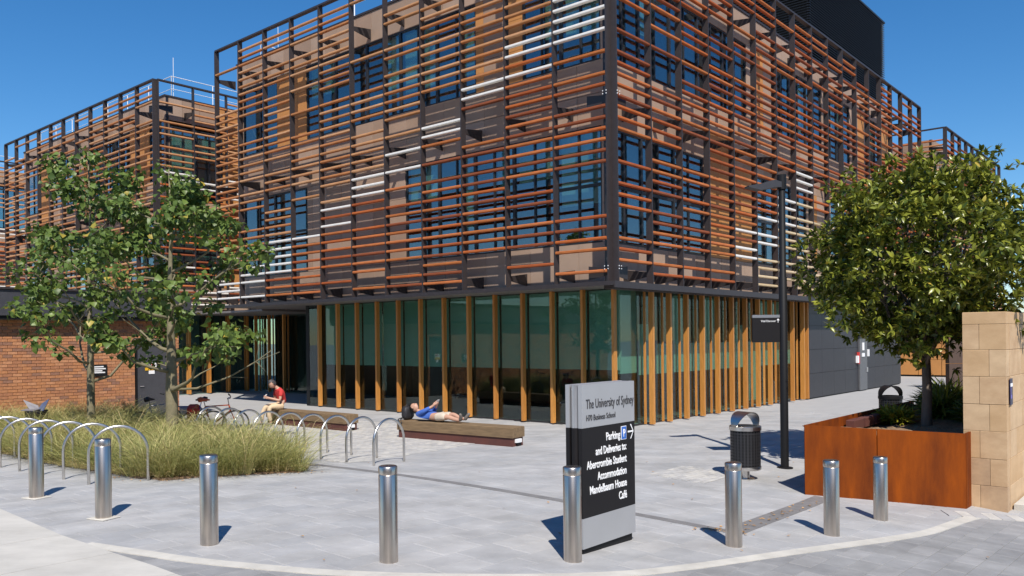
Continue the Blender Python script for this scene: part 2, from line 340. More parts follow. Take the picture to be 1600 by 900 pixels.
def lay(name, want, mats, ln, wd, gap, smin, smax, tmin, tmax, reach):
    cells = []
    for j in range(int(math.floor(tmin / wd)), int(tmax / wd) + 1):
        off = rnd.random() * ln if ln > wd * 1.5 else (j % 2) * ln / 2
        for i in range(int(math.floor(smin / ln)), int(smax / ln) + 1):
            s0 = i * ln + off; x, y = site(s0 + ln / 2, j * wd + wd / 2)
            if not inframe(x, y) or y > reach: continue
            if zone(x, y) != want and not any(zone(x + ex, y + ey) == want for ex, ey in ((.3, 0), (-.3, 0), (0, .3), (0, -.3), (.2, .2), (-.2, -.2), (-.2, .2), (.2, -.2))): continue
            if want == 'plaza' and inside(x, y, BED): continue
            if s0 + ln > 1.7 and j * wd + wd > .9: continue
            cells.append((math.hypot(x, y), s0, j * wd))
    cells.sort()
    root = None; rest = MB()
    rootm = MB(); 
    root = empty(name); tag(root, kind='structure')
    k = 0
    for d, s0, t0 in cells:
        mi = rnd.randrange(len(mats)); tilt = (rnd.uniform(-.004, .004), rnd.uniform(-.004, .004), rnd.uniform(-.0012, .0012))
        if k < 300:
            mb = MB()
            if paver_mesh(mb, s0, s0 + ln, t0, t0 + wd, gap, tilt, 0, want): mb.build('paver', mats[mi], root); k += 1
        else: paver_mesh(rest, s0, s0 + ln, t0, t0 + wd, gap, tilt, mi, want)
    if rest.v: tag(rest.build('paver_field', mats, root), kind='stuff')
    return len(cells)
lay('plaza_paving', 'plaza', M['paver'], .6, .3, .0025, -18, 8, -14, 22, 27)
lay('road_paving', 'road', M['rpaver'], .5, .25, .003, -18, 3, -14, 12, 14)

def ribbon(name, pts, half, lift, m, closed=False, sub=6, kind='structure', wobble=0):
    P = []
    for i in range(len(pts) - 1):
        for k in range(sub): f = k / sub; P.append((pts[i][0] * (1 - f) + pts[i + 1][0] * f, pts[i][1] * (1 - f) + pts[i + 1][1] * f))
    P.append(pts[-1]); P = np.array(P)
    if len(pts) > 3:
        for _ in range(4): P[1:-1] = (P[:-2] + P[1:-1] * 2 + P[2:]) / 4
    d = np.gradient(P, axis=0); d /= np.linalg.norm(d, axis=1)[:, None]; nrm = np.stack([-d[:, 1], d[:, 0]], 1)
    mb = MB(); rows = []
    for p, n in zip(P, nrm):
        a = p + n * half; c = p - n * half; rows.append([(a[0], a[1], gz(*a) - .03), (a[0], a[1], gz(*a) + lift), (c[0], c[1], gz(*c) + lift), (c[0], c[1], gz(*c) - .03)])
    for r0, r1 in zip(rows[:-1], rows[1:]):
        for k in range(3): mb.quad(r0[k], r0[k + 1], r1[k + 1], r1[k])
    return tag(mb.build(name, m), kind=kind)
ribbon('kerb', KERB, .085, .008, M['kerb'])
A = np.array((-4.15, 15.75)); C = np.array((2.75, 10.42)); D = np.array((4.85, 13.1)); CH1, CH2 = C, D
ribbon('drain_channel', [tuple(A), tuple(C)], .085, .005, M['drain'], sub=30)
ribbon('drain_channel', [tuple(C + (D - C) * .0), tuple(D + (D - C) * .05)], .14, .0075, M['drain'], sub=20)
def sheet(name, pts, lift, m, res=.45, kind='structure', thick=.04):
    import bmesh
    bm = bmesh.new(); vs = [bm.verts.new((x, y, 0)) for x, y in pts]; bm.faces.new(vs)
    xs_ = [p[0] for p in pts]; ys_ = [p[1] for p in pts]
    for x in np.arange(min(xs_) + res, max(xs_), res): bmesh.ops.bisect_plane(bm, geom=bm.verts[:] + bm.edges[:] + bm.faces[:], plane_co=(x, 0, 0), plane_no=(1, 0, 0))
    for y in np.arange(min(ys_) + res, max(ys_), res): bmesh.ops.bisect_plane(bm, geom=bm.verts[:] + bm.edges[:] + bm.faces[:], plane_co=(0, y, 0), plane_no=(0, 1, 0))
    for v in bm.verts: v.co.z = gz(v.co.x, v.co.y) + lift
    bmesh.ops.recalc_face_normals(bm, faces=bm.faces[:])
    if sum(f.normal.z for f in bm.faces) < 0: bmesh.ops.reverse_faces(bm, faces=bm.faces[:])
    ed = [e for e in bm.edges if len(e.link_faces) == 1]
    r = bmesh.ops.extrude_edge_only(bm, edges=ed)
    for v in [q for q in r['geom'] if isinstance(q, bmesh.types.BMVert)]: v.co.z -= thick
    me = bpy.data.meshes.new(name); bm.to_mesh(me); bm.free(); me.materials.append(m)
    return tag(link(name, me), kind=kind)
# the light footpath, cast in slabs with sawn joints
fp = empty('footpath'); tag(fp, kind='structure')
e0, e1 = np.array(CONC[0]), np.array(CONC[-1])
dirn = (np.array(CONC[1]) - np.array(CONC[6])); dirn /= np.linalg.norm(dirn); nr = np.array([-dirn[1], dirn[0]])
if nr[1] > 0: nr = -nr
cp = [(-9.9, 14.0), (-6.92, 11.14), (-5.25, 9.57), (-4.75, 9.17), (-4.24, 8.75), (-3.64, 8.29), (-3.27, 7.98), (-1.5, 6.5)]
bounds = [0, 1, 2, 4, 6, 7]
for a_, b_ in zip(bounds[:-1], bounds[1:]):
    seg = cp[a_:b_ + 1]; p0, p1 = np.array(seg[0]), np.array(seg[-1]); tdir = (p1 - p0) / np.linalg.norm(p1 - p0) * .006
    poly = [tuple(np.array(seg[0]) + tdir)] + seg[1:-1] + [tuple(np.array(seg[-1]) - tdir), tuple(p1 - tdir + nr * 4.6), tuple(p0 + tdir + nr * 4.6)]
    o = sheet('slab', poly, .010, M['concrete'], res=.9); del o['kind']; o.parent = fp
# pale small setts laid round the cycle hoops and the bin
def setts(name, s0, s1, t0, t1, cond):
    mb = MB(); w, h = .2, .1
    for j in range(int(t0 / h), int(t1 / h)):
        for i in range(int(s0 / w) - 1, int(s1 / w) + 1):
            a = i * w + (j % 2) * .1; x, y = site(a + .1, j * h + .05)
            if a < s0 or a + w > s1 or inside(x, y, BED) or not inframe(x, y) or not cond(a, j * h): continue
            q = [site(a + .004, j * h + .004), site(a + w - .004, j * h + .004), site(a + w - .004, j * h + h - .004), site(a + .004, j * h + h - .004)]
            lf = .009 + rnd.uniform(-.0015, .0015); top = [(p[0], p[1], gz(*p) + lf) for p in q]; bot = [(p[0], p[1], gz(*p) + .001) for p in q]
            n = len(mb.v); mb.v += bot + top; mi = rnd.randrange(3)
            for k in range(4): mb.f.append((n + k, n + (k + 1) % 4, n + 4 + (k + 1) % 4, n + 4 + k)); mb.m.append(mi)
            mb.f.append((n + 4, n + 5, n + 6, n + 7)); mb.m.append(mi)
    return tag(mb.build(name, [M['cobble'], M['cobble2'], M['cobble3']]), kind='structure')
M['cobble2'] = mat('sett_grey', (.40, .39, .375), .8, var=.16, scale=4, bump=.15); M['cobble3'] = mat('sett_pale', (.50, .48, .44), .8, var=.16, scale=4, bump=.15)
setts('sett_paving', -7.05, -1.05, 1.3, 9.2, lambda s, t: t > 1.3 + (s + 7.05) * .12)
setts('sett_paving', -4.3, -2.75, -4.6, -3.4, lambda s, t: True)

# ------------------------------------------------------------------ louvre-screened buildings
SET = .85
LZ = [4.02 + .268 * i for i in range(35)]
LPROF = [(-.058, -.022), (-.033, -.038), (.033, -.038), (.05, -.02), (.05, .022), (.025, .038), (-.033, .038), (-.058, .018)]
RNG = random.Random(21)
def keep(kind, b, r, z):
    if z > 13.2: return RNG.random() < .75
    if z > 12.2: return RNG.random() < .62
    # missing slats come in short vertical runs
    h = math.sin(b * 12.9898 + (r // 3) * 78.233 + kind * 31.7) * 43758.5453; h -= math.floor(h)
    p = .955 if h > .14 else .36
    if z < 4.6: p *= .8
    if 9.4 < z < 12.2 or 5.6 < z < 7.6: p *= .86
    return RNG.random() < p
def lcolor(kind, u, z):
    j = RNG.uniform(-.45, .45)
    if kind == 0:      # main block, long left front
        d = z - (10.9 - .405 * u) + j
        if -.42 < d < .60: return 'white'
        return 'tan' if d > 0 else 'terra'
    if kind == 1:      # main block, right front
        d = z - (4.2 + .62 * (u - 6.0)) + j
        if -.6 < d < .55 and 6.2 < u < 13.5: return 'white'
        if d <= -.4 and 7.5 < u and z < 7.6 - .12 * (u - 8): return 'cream'
        return 'terra'
    if kind == 2:
        d = z - (9.6 - .3 * u) + j
        return 'white' if -.3 < d < .45 else ('tan' if d > 0 else 'terra')
    if kind == 3:
        if 8.6 < z < 9.7 and RNG.random() < .8: return 'white'
        return 'tan' if z > 9.2 else ('terra' if z > 6.2 or RNG.random() < .5 else 'white')
    return 'terra' if RNG.random() < .6 else 'tan'
LM = {}
def lmesh(axis, length, mname, k):
    key = (axis, round(length, 3), mname, k)
    if key not in LM: mb = MB(); mb.extrude(LPROF, 0, length, 'y' if axis == 'x' else 'x', 0); LM[key] = mb.mesh('louvre', M[mname][k])
    return LM[key]
class Screen:
    """louvre screen in a plane: axis 'x' -> plane x=0 running along +y, axis 'y' -> plane y=0 running along +x"""
    def __init__(s, root, axis, off, start, n, pitch, kind, single=lambda b, r: True, zmin=3.76, zmax=13.55, lz=LZ, rest=None, flip=1):
        s.c = [start + pitch * i for i in range(n + 1)]
        part = empty('louvre_screen', parent=root)
        P = (lambda d, w, z: (off + d, w, z)) if axis == 'x' else (lambda d, w, z: (w, off + d, z))
        def bx(mb, d0, d1, w0, w1, z0, z1, mi=0):
            if axis == 'x': mb.box(off + d0, off + d1, w0, w1, z0, z1, mi)
            else: mb.box(w0, w1, off + d0, off + d1, z0, z1, mi)
        for i, w in enumerate(s.c):
            mb = MB(); bx(mb, -.075, .115, w - .016, w + .016, zmin, zmax - .06); mb.build('post', M['steel'], part)
            for zb in (4.05, 8.3, 12.45):
                mb = MB(); wa, wb = w + .02, w + .045
                q = [P(.1, wa, zb + .02), P(SET - .01, wa, zb + .12), P(SET - .01, wa, zb - .22), P(.1, wa, zb - .1)]; q2 = [P(.1, wb, zb + .02), P(SET - .01, wb, zb + .12), P(SET - .01, wb, zb - .22), P(.1, wb, zb - .1)]
                mb.poly(q); mb.poly(q2[::-1])
                for k in range(4): mb.quad(q[k], q[(k + 1) % 4], q2[(k + 1) % 4], q2[k])
                mb.build('bracket', M['bracket'], part)
        mb = MB(); bx(mb, -.06, .10, s.c[0] - .02, s.c[-1] + .02, zmax - .058, zmax); mb.build('top_rail', M['steel'], part)
        # walkway gratings behind the louvres at each floor
        for b in range(n):
            w0, w1 = s.c[b] + .018, s.c[b + 1] - .018
            for r, z in enumerate(lz):
                if z > zmax - .12: continue
                if not keep(kind, b, r, z): continue
                mn = lcolor(kind, (w0 + w1) / 2, z); k = RNG.randrange(len(M[mn]))
                if single(b, r):
                    o = link('louvre', lmesh(axis, w1 - w0, mn, k), part); o.location = P(0, 0, z) if False else ((off, w0, z) if axis == 'x' else (w0, off, z))
                elif rest is not None:
                    mb, names = rest
                    mi = names.index((mn, k)) if (mn, k) in names else (names.append((mn, k)) or len(names) - 1)
                    pr = [(off + p, z + q) for p, q in LPROF]
                    mb.extrude(pr, w0, w1, 'y' if axis == 'x' else 'x', mi)
def flush(rest, root):
    mb, names = rest
    if mb.v: tag(mb.build('louvre_field', [M[a][k] for a, k in names], root), kind='stuff')

ZROWS = [3.75, 4.85, 5.85, 6.85, 7.85, 8.7, 9.55, 10.42, 11.28, 12.15, 13.15]
def facade(root, axis, off, u0, u1, wins, ochre, rows=ZROWS, pw=.825, single=lambda u: True, rest=None, glass=True, blindp=.45):
    """wall of clay panels with window openings; wins: (u0,u1,z0,z1,transom)"""
    def bx(mb, d0, d1, w0, w1, z0, z1, mi=0):
        if axis == 'x': mb.box(off + d0, off + d1, w0, w1, z0, z1, mi)
        else: mb.box(w0, w1, off + d0, off + d1, z0, z1, mi)
    back = MB()
    for z0, z1 in zip(rows[:-1], rows[1:]):
        cuts = [(max(a, u0), min(b, u1)) for a, b, c, d, _ in wins if c < z1 - .01 and d > z0 + .01]
        cuts.sort(); free = []; p = u0
        for a, b in cuts:
            if a > p + .02: free.append((p, a))
            p = max(p, b)
        if p < u1 - .02: free.append((p, u1))
        for a, b in free:
            bx(back, .05, .16, a, b, z0, z1)
            ed = [a] + [k * pw for k in range(int(a / pw) + 1, int(b / pw) + 1) if a + .12 < k * pw < b - .12] + [b]
            for e0, e1 in zip(ed[:-1], ed[1:]):
                oc = any(q0 < (e0 + e1) / 2 < q1 and c <= (z0 + z1) / 2 <= d for q0, q1, c, d in ochre)
                k = rnd.randrange(3); m = M['opanel'] if oc else M['panel'][k]
                if single((e0 + e1) / 2):
                    mb = MB(); bx(mb, 0, .045, e0 + .006, e1 - .006, z0 + .006, z1 - .006); mb.build('cladding_panel', m, root)
                elif rest is not None: bx(rest, 0, .045, e0 + .006, e1 - .006, z0 + .006, z1 - .006, 3 if oc else k)
    back.build('wall', M['frame'], root)
    for (a, b, c, d, tz) in wins:
        n = max(1, round((b - a) / 1.65)); w = (b - a) / n
        for i in range(n):
            p, q = a + i * w, a + (i + 1) * w
            mb = MB(); fr = .045
            bx(mb, .02, .12, p, p + fr, c, d); bx(mb, .02, .12, q - fr, q, c, d); bx(mb, .02, .12, p + fr, q - fr, c, c + fr); bx(mb, .02, .12, p + fr, q - fr, d - fr, d)
            us = [p + fr]; 
            if w > 1.05: mid = (p + q) / 2; bx(mb, .025, .115, mid - .025, mid + .025, c + fr, d - fr); us += [mid - .025, mid + .025]
            us.append(q - fr)
            zs = [c + fr]
            if tz:
                for k in range(0, len(us), 2): bx(mb, .03, .11, us[k], us[k + 1], tz - .04, tz + .04)
                zs += [tz - .04, tz + .04]
            zs.append(d - fr)
            wo = mb.build('window', M['frame'], root)
            for k in range(0, len(us), 2):
                for l in range(0, len(zs), 2):
                    g_ = MB(); bx(g_, .06, .075, us[k], us[k + 1], zs[l], zs[l + 1]); g_.build('pane', M['glass'], wo)
            if rnd.random() < blindp:
                bl = MB(); dz = rnd.uniform(.35, .85) * (d - c); bx(bl, .2, .21, p + .06, q - .06 if rnd.random() < .6 else (p + q) / 2, d - dz, d - .06); bl.build('blind', M['blind'], wo)

# ---------------- main block
main = empty('screened_building', (O[0], O[1], 0), ANG)
tag(main, 'corner building wrapped in orange, terracotta and white louvres above timber-finned glazing', 'building')
LL, LR = 18.05, 27.2
restL = (MB(), [])
Screen(main, 'x', 0, .12, 11, 1.63, 0, single=lambda b, r: b < 5, rest=restL)
Screen(main, 'y', 0, .12, 17, 1.593, 1, single=lambda b, r: b < 6, rest=restL)
flush(restL, main)
cp_ = MB()
for zb in (4.05, 8.3):
    for dd in (.0, .07):
        for k in (-.05, .05):
            cp_.lathe([(.012, zb + dd), (.012, zb + dd + .022)], 6, (-.085, .16 + k)); cp_.lathe([(.012, zb + dd), (.012, zb + dd + .022)], 6, (.16 + k, -.085))
cp_.build('bolt', M['whitemetal'], main)
ZL1, ZL2 = (4.85, 7.85, 6.35), (9.55, 12.15, None)
W = lambda a, b, z: (a, b, z[0], z[1], z[2])
pr = MB()
winsL = [W(.9, 8.35, ZL1), W(13.5, 17.6, ZL1), W(.9, 3.5, ZL2), W(5.26, 13.5, ZL2), W(15.3, 17.6, ZL2)]
facade(main, 'x', SET, SET, 18.0, winsL, [(3.5, 4.2, 9.5, 12.2), (4.55, 5.26, 9.5, 12.2), (13.5, 14.5, 9.5, 12.2), (14.8, 15.3, 9.5, 12.2)], rest=pr)
winsR = [W(1.0, 6.3, ZL1), W(10.1, 14.6, ZL1), W(17.2, 20.4, ZL1), W(22.0, 24.4, ZL1), W(1.0, 9.4, ZL2), W(11.5, 16.3, ZL2), W(16.6, 19.6, ZL2), W(22.3, 23.9, ZL2)]
facade(main, 'y', SET, SET + .17, 25.6, winsR, [(6.65, 8.0, 4.8, 8.6), (8.5, 9.7, 4.8, 8.0), (10.0, 11.0, 9.5, 12.2), (20.4, 21.6, 8.7, 12.2), (15.0, 15.9, 4.8, 7.9), (23.9, 25.6, 9.5, 12.2)], single=lambda u: u < 15, rest=pr)
tag(pr.build('cladding_panel_field', M['panel'] + [M['opanel']], main), kind='stuff')
mb = MB()   # floor slabs, roof and core
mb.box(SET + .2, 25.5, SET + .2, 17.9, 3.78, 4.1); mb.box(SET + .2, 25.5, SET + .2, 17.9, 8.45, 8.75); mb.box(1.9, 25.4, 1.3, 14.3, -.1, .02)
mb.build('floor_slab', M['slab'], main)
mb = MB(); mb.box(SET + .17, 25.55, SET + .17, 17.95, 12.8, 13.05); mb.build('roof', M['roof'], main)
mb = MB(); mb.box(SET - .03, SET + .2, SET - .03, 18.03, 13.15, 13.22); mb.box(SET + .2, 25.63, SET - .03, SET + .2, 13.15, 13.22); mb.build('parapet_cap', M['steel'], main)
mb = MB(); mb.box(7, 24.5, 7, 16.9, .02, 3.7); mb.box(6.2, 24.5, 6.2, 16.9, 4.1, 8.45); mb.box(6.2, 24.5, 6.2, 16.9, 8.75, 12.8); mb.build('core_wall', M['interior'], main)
mb = MB(); mb.box(25.4, 25.58, SET + .17, 18.0, 0, 13.15); mb.box(SET + .17, 25.4, 17.8, 18.0, 3.75, 13.15); mb.build('end_wall', M['panel'][0], main)
# soffit with the projecting ledge under the screens
mb = MB(); mb.box(-.09, 25.6, -.09, 18.05, 3.69, 3.748); mb.build('soffit', M['soffit'], main)
mb = MB(); mb.box(-.093, 25.6, -.093, -.055, 3.60, 3.76); mb.box(.3, 25.6, .18, .5, 3.60, 3.689); mb.build('ledge_beam', M['steel'], main)
mb = MB(); mb.box(-.093, -.06, -.05, 18.05, 3.66, 3.765); mb.build('ledge_edge', M['steel'], main)
# ground floor: fins and panes
FX, FY = 1.35, .50           # fin fronts on left / right side
finL = [.95, 1.95] + [3.0 + 1.065 * i for i in range(0, 11)]
finR = [2.68, 3.62] + [3.62 + .975 * i for i in range(1, 11)] + [13.75]
FINM = []
for k in range(3): mb = MB(); mb.box(-.04, .04, -.07, .07, .03, 3.685); FINM.append(mb.mesh('timber_fin', M['fin'][k]))
FIN2 = []
for k in range(3): mb = MB(); mb.box(-.02, .02, -.03, .03, .02, 3.685); FIN2.append(mb.mesh('timber_mullion', M['fin'][k]))
def fin(parent, x, y, rot, mull=True):
    o = link('timber_fin', rnd.choice(FINM), parent, (x, y, 0), rot)
    c, s_ = math.cos(rot), math.sin(rot)
    if mull: p = link('timber_mullion', rnd.choice(FIN2), parent, (x - s_ * .22, y + c * .22, 0), rot)
for y in finL: fin(main, FX + .075, y, R(-90), False)
for x in finR: fin(main, x, FY + .075, 0)
GX, GY = FX + .165, FY + .35
def panes_along(parent, axis, off, edges, z0, z1, m=M['shopglass']):
    for a, b in zip(edges[:-1], edges[1:]):
        mb = MB()
        if axis == 'x': mb.box(off, off + .016, a + .012, b - .012, z0, z1)
        else: mb.box(a + .012, b - .012, off, off + .016, z0, z1)
        mb.build('pane', m, parent)
panes_along(main, 'x', GX, [GY] + finL[1:] + [14.4], .05, 3.685)
panes_along(main, 'y', GY, [GX + .03] + finR, .05, 3.685)
mb = MB(); mb.box(GX - .01, GX + .03, GY, 14.4, 0, .05); mb.box(GX + .03, 13.75, GY - .01, GY + .03, 0, .05); mb.build('sill', M['frame'], main)
for a, b in zip(([GY] + finL[1:])[:-1], finL[1:]):
    zb = 1.52 if a > 1.5 or a < 1.5 else 1.5
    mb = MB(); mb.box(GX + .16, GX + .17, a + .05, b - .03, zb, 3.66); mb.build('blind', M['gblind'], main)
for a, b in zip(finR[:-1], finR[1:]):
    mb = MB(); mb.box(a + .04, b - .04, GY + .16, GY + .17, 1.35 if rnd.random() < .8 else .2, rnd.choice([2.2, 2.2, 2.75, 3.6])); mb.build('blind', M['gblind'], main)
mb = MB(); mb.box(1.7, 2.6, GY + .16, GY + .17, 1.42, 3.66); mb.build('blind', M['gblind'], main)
# dark panelled wall beyond the fins, with a service door
for i in range(9):
    x0, x1 = 13.95 + i * 1.294, 13.95 + (i + 1) * 1.294
    for z0, z1 in ((.03, .95), (.95, 1.85), (1.85, 2.75), (2.75, 3.2), (3.2, 3.68)):
        mb = MB(); mb.box(x0 + .005, x1 - .005, FY + .05, FY + .1, z0 + .005, z1 - .005); mb.build('metal_panel', M['darkwall'], main)
mb = MB(); mb.box(13.9, 25.6, FY + .1, FY + .3, 0, 3.69); mb.build('backing_wall', M['black'], main)
dr = MB(); dr.box(19.45, 20.4, FY - .02, FY + .046, .03, 2.35); dro = dr.build('service_door', mat('door_grey', (.11, .112, .118), .4), main)
mb = MB(); mb.box(19.35, 20.5, FY - .12, FY + .044, 2.38, 2.45); mb.build('door_hood', M['whitemetal'], dro)
for (x0, x1, z0, z1, m) in ((19.75, 19.95, 1.72, 2.05, 'white_print'), (19.7, 20.0, 1.45, 1.6, 'white_print'), (20.52, 20.62, 1.45, 1.75, 'white_print'), (19.12, 19.26, 1.2, 1.5, 'white_print'), (19.27, 19.36, 1.15, 1.65, 'red'), (20.25, 20.42, .78, .98, 'chrome')):
    mb = MB(); mb.box(x0, x1, FY - .05, FY - .022 if 19.45 < x0 < 20.4 else FY + .044, z0, z1); mb.build('door_fitting', M[m], dro)
# entrance recess at the far left end
mb = MB(); mb.box(GX, 5.0, 14.42, 14.6, 0, 3.69); mb.box(6.6, 6.8, 14.6, 24.3, 0, 3.59); mb.build('recess_wall', M['black'], main)
for y in (21.3, 22.5, 23.6): fin(main, 5.1, y, R(-90))
panes_along(main, 'x', 5.4, [14.6, 16, 17.6, 19, 20.2, 21.3, 22.5, 23.6, 24.3], .05, 3.6)
mb = MB(); mb.box(1.9, 7, 18.06, 24.2, 3.6, 3.68); mb.build('added_shade_roof', M['soffit'], main)  # roof added over the gap to keep the recess wall in shade
# white guard rail on the roof
def rail(parent, pts, h, z, name='guard_rail', every=1.9):
    mb = MB()
    for a, b in zip(pts[:-1], pts[1:]):
        a, b = Vector((*a, 0)), Vector((*b, 0)); n = max(1, int((b - a).length / every))
        for i in range(n + 1): p = a.lerp(b, i / n); mb.tube([(p.x, p.y, z), (p.x, p.y, z + h)], .02, 6)
        mb.tube([(a.x, a.y, z + h), (b.x, b.y, z + h)], .018, 6); mb.tube([(a.x, a.y, z + h * .55), (b.x, b.y, z + h * .55)], .014, 6)
    return mb.build(name, M['whitemetal'], parent)
rail(main, [(1.6, 2.0), (1.6, 17.5), (8, 17.5)], 1.05, 13.05)
mb = MB(); mb.tube([(2.2, 17.2, 13.05), (2.2, 17.2, 15.0)], .009, 6); mb.build('lightning_rod', M['whitemetal'], main)
# louvred plant room
pl = MB(); pl.box(16.25, 25.85, 1.35, 9.5, 13.05, 17.55); plo = pl.build('plant_room', M['plant'], main)
bl = MB()
for i in range(42):
    z = 13.15 + i * .106
    prf = [(1.22, z), (1.345, z + .05), (1.345, z + .065), (1.22, z + .018)]
    bl.extrude(prf, 16.15, 25.95, 'x'); prf2 = [(16.12, z), (16.245, z + .05), (16.245, z + .065), (16.12, z + .018)]
    bl.extrude(prf2, 1.22, 9.5, 'y')
bl.box(16.1, 25.98, 1.2, 9.5, 17.6, 17.68); tag(bl.build('plant_room_blade', M['plant'], plo), kind='stuff')

# ---------------- the other blocks of the same design
def block(name, label, y0, nL, nRet, side, oy, deep, zmin_single=0):
    root = empty(name, (O[0], O[1], 0), ANG); tag(root, label, 'building', 'louvred blocks beside the corner building')
    return root
# left neighbour: front on x=0, return face on y=Y0 facing the gap
Y0 = 22.95
lb = block('screened_building', '', 0, 0, 0, 0, 0, 0)
tag(lb, 'louvred block with white roof rail behind the low brick building and maples', 'building')
rs = (MB(), []); 
Screen(lb, 'x', 0, Y0 + .1, 11, 1.575, 2, single=lambda b, r: b < 7, rest=rs)
Screen(lb, 'y', Y0 - .0, .12, 5, 1.59, 3, single=lambda b, r: b < 4, rest=rs)
flush(rs, lb)
pr = MB()
wl_ = [W(Y0 + .95, Y0 + 2.3, ZL2), W(Y0 + 4.2, Y0 + 8.6, ZL2), W(Y0 + 10.6, Y0 + 13.6, ZL2), W(Y0 + 15, Y0 + 16.8, ZL2), W(Y0 + .95, Y0 + 4.5, ZL1), W(Y0 + 6.5, Y0 + 12.0, ZL1), W(Y0 + 14, Y0 + 16.5, ZL1)]
facade(lb, 'x', SET, Y0 + SET, Y0 + 17.2, wl_, [(Y0 + 2.4, Y0 + 4.1, 8.7, 12.2), (Y0 + 13.6, Y0 + 15, 8.7, 12.2), (Y0 + 4.5, Y0 + 6.5, 4.8, 8), (Y0 + 8.6, Y0 + 9.5, 8.7, 12.2)], rest=pr)
facade(lb, 'y', Y0 + SET, SET + .17, 9.0, [W(1.05, 3.6, (9.3, 11.9, None)), W(1.05, 3.6, ZL1)], [(3.7, 9, 8.5, 13.2), (3.7, 9, 4.5, 8.5)], rest=pr, blindp=1.0)
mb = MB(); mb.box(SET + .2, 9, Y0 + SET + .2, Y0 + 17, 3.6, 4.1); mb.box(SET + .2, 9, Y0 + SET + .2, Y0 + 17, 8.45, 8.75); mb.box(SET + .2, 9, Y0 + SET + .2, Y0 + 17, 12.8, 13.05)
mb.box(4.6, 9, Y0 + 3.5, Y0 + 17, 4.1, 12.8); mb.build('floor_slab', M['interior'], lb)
mb = MB(); mb.box(SET - .03, SET + .2, Y0 + SET - .03, Y0 + 17.2, 13.15, 13.22); mb.box(SET + .2, 9, Y0 + SET - .03, Y0 + SET + .2, 13.15, 13.22); mb.build('parapet_cap', M['steel'], lb)
mb = MB(); mb.box(-.09, 9, Y0 - .09, Y0 + 17.4, 3.66, 3.75); mb.build('soffit', M['soffit'], lb)
mb = MB(); mb.box(3.3, 3.5, 24.6, Y0 + 17.2, 0, 3.66); mb.build('ground_wall', M['darkwall'], lb)
rail(lb, [(7.5, Y0 + 1.5), (1.5, Y0 + 1.5), (1.5, Y0 + 16.5)], 1.25, 13.05)
mb = MB(); mb.tube([(1.8, Y0 + 1.9, 13.05), (1.8, Y0 + 1.9, 15.3)], .011, 6); mb.build('lightning_rod', M['whitemetal'], lb)
# glazed ground floor of its return face, timber fins in front
le = [1.15 + .98 * i for i in range(6)]
for x in le: fin(lb, x, Y0 + 1.35, 0)
panes_along(lb, 'y', Y0 + 1.62, le, .05, 3.6)
mb = MB(); mb.box(1.1, 6.2, Y0 + 2.6, Y0 + 2.7, 0, 3.6); mb.build('inner_wall', mat('link_inner', (.16, .2, .21), .6), lb)
# third block, only its nearest edge shows
Y3 = 45.2
b3 = empty('screened_building', (O[0], O[1], 0), ANG); tag(b3, 'third louvred block, a sliver past the end of the block with the white roof rail', 'building')
rs = (MB(), [])
Screen(b3, 'x', 0, Y3, 4, 1.575, 2, single=lambda b, r: b < 2, rest=rs); Screen(b3, 'y', Y3, .1, 4, 1.59, 3, single=lambda b, r: b < 3, rest=rs); flush(rs, b3)
pr3 = MB()
facade(b3, 'x', SET, Y3 + SET, Y3 + 6.3, [W(Y3 + 1, Y3 + 3, ZL1)], [], rest=pr3); facade(b3, 'y', Y3 + SET, SET + .17, 6.3, [W(1.1, 3.6, ZL2)], [(3.7, 6.3, 4, 13)], rest=pr3)
mb = MB(); mb.box(SET + .2, 6.2, Y3 + SET + .2, Y3 + 6.2, 3.6, 4); mb.box(SET + .2, 6.2, Y3 + SET + .2, Y3 + 6.2, 12.8, 13.05); mb.build('floor_slab', M['interior'], b3)
rail(b3, [(5, Y3 + 1.5), (1.5, Y3 + 1.5), (1.5, Y3 + 6)], 1.1, 13.05)
mb = MB(); mb.box(1.5, 1.7, Y3 - 5, Y3 + 6.3, 0, 3.65); mb.build('ground_wall', M['darkwall'], b3)
# block beyond the far right end
X4 = 32.3
b4 = empty('screened_building', (O[0], O[1], 0), ANG); tag(b4, 'far louvred block showing above the round leafy tree in the rusted planter', 'building')
rs = (MB(), [])
Screen(b4, 'y', 0, X4, 9, 1.59, 4, single=lambda b, r: r > 26, rest=rs); Screen(b4, 'x', X4, .1, 5, 1.6, 4, single=lambda b, r: r > 26 and b < 4, rest=rs); flush(rs, b4)
pr4 = MB()
facade(b4, 'y', SET, X4 + SET, X4 + 14.2, [W(X4 + 3, X4 + 7, ZL2), W(X4 + 2, X4 + 9, ZL1)], [], single=lambda u: False, rest=pr4)
facade(b4, 'x', X4 + SET, SET + .17, 7.8, [], [(2, 7, 4, 8.6)], rest=pr4)
tag(pr4.build('cladding_panel_field', M['panel'] + [M['opanel']], b4), kind='stuff')
mb = MB(); mb.box(X4 + SET + .2, X4 + 14, SET + .2, 7.8, 3.5, 4.1); mb.box(X4 + SET + .2, X4 + 14, SET + .2, 7.8, 12.8, 13.05); mb.build('floor_slab', M['interior'], b4)
mb = MB(); mb.box(X4 + 1.3, X4 + 14, .6, .8, 0, 3.5); mb.build('ground_wall', M['panel'][1], b4)
for i in range(5):
    for z0, z1 in ((.08, .95), (.95, 1.85), (1.85, 2.75), (2.75, 3.5)):
        mb = MB(); mb.box(X4 + 1.2, X4 + 1.28, -.6 + i * 1.2 + .01, .58 + i * 1.2, z0 + .008, z1 - .008); mb.build('ochre_panel', M['opanel'], b4)
mb = MB(); mb.box(X4 + 1.28, X4 + 1.4, -.65, 5.4, 0, 3.5); mb.box(X4 + 1.15, X4 + 3.2, -.75, -.66, 0, 3.5); mb.build('ochre_backing', M['black'], b4)
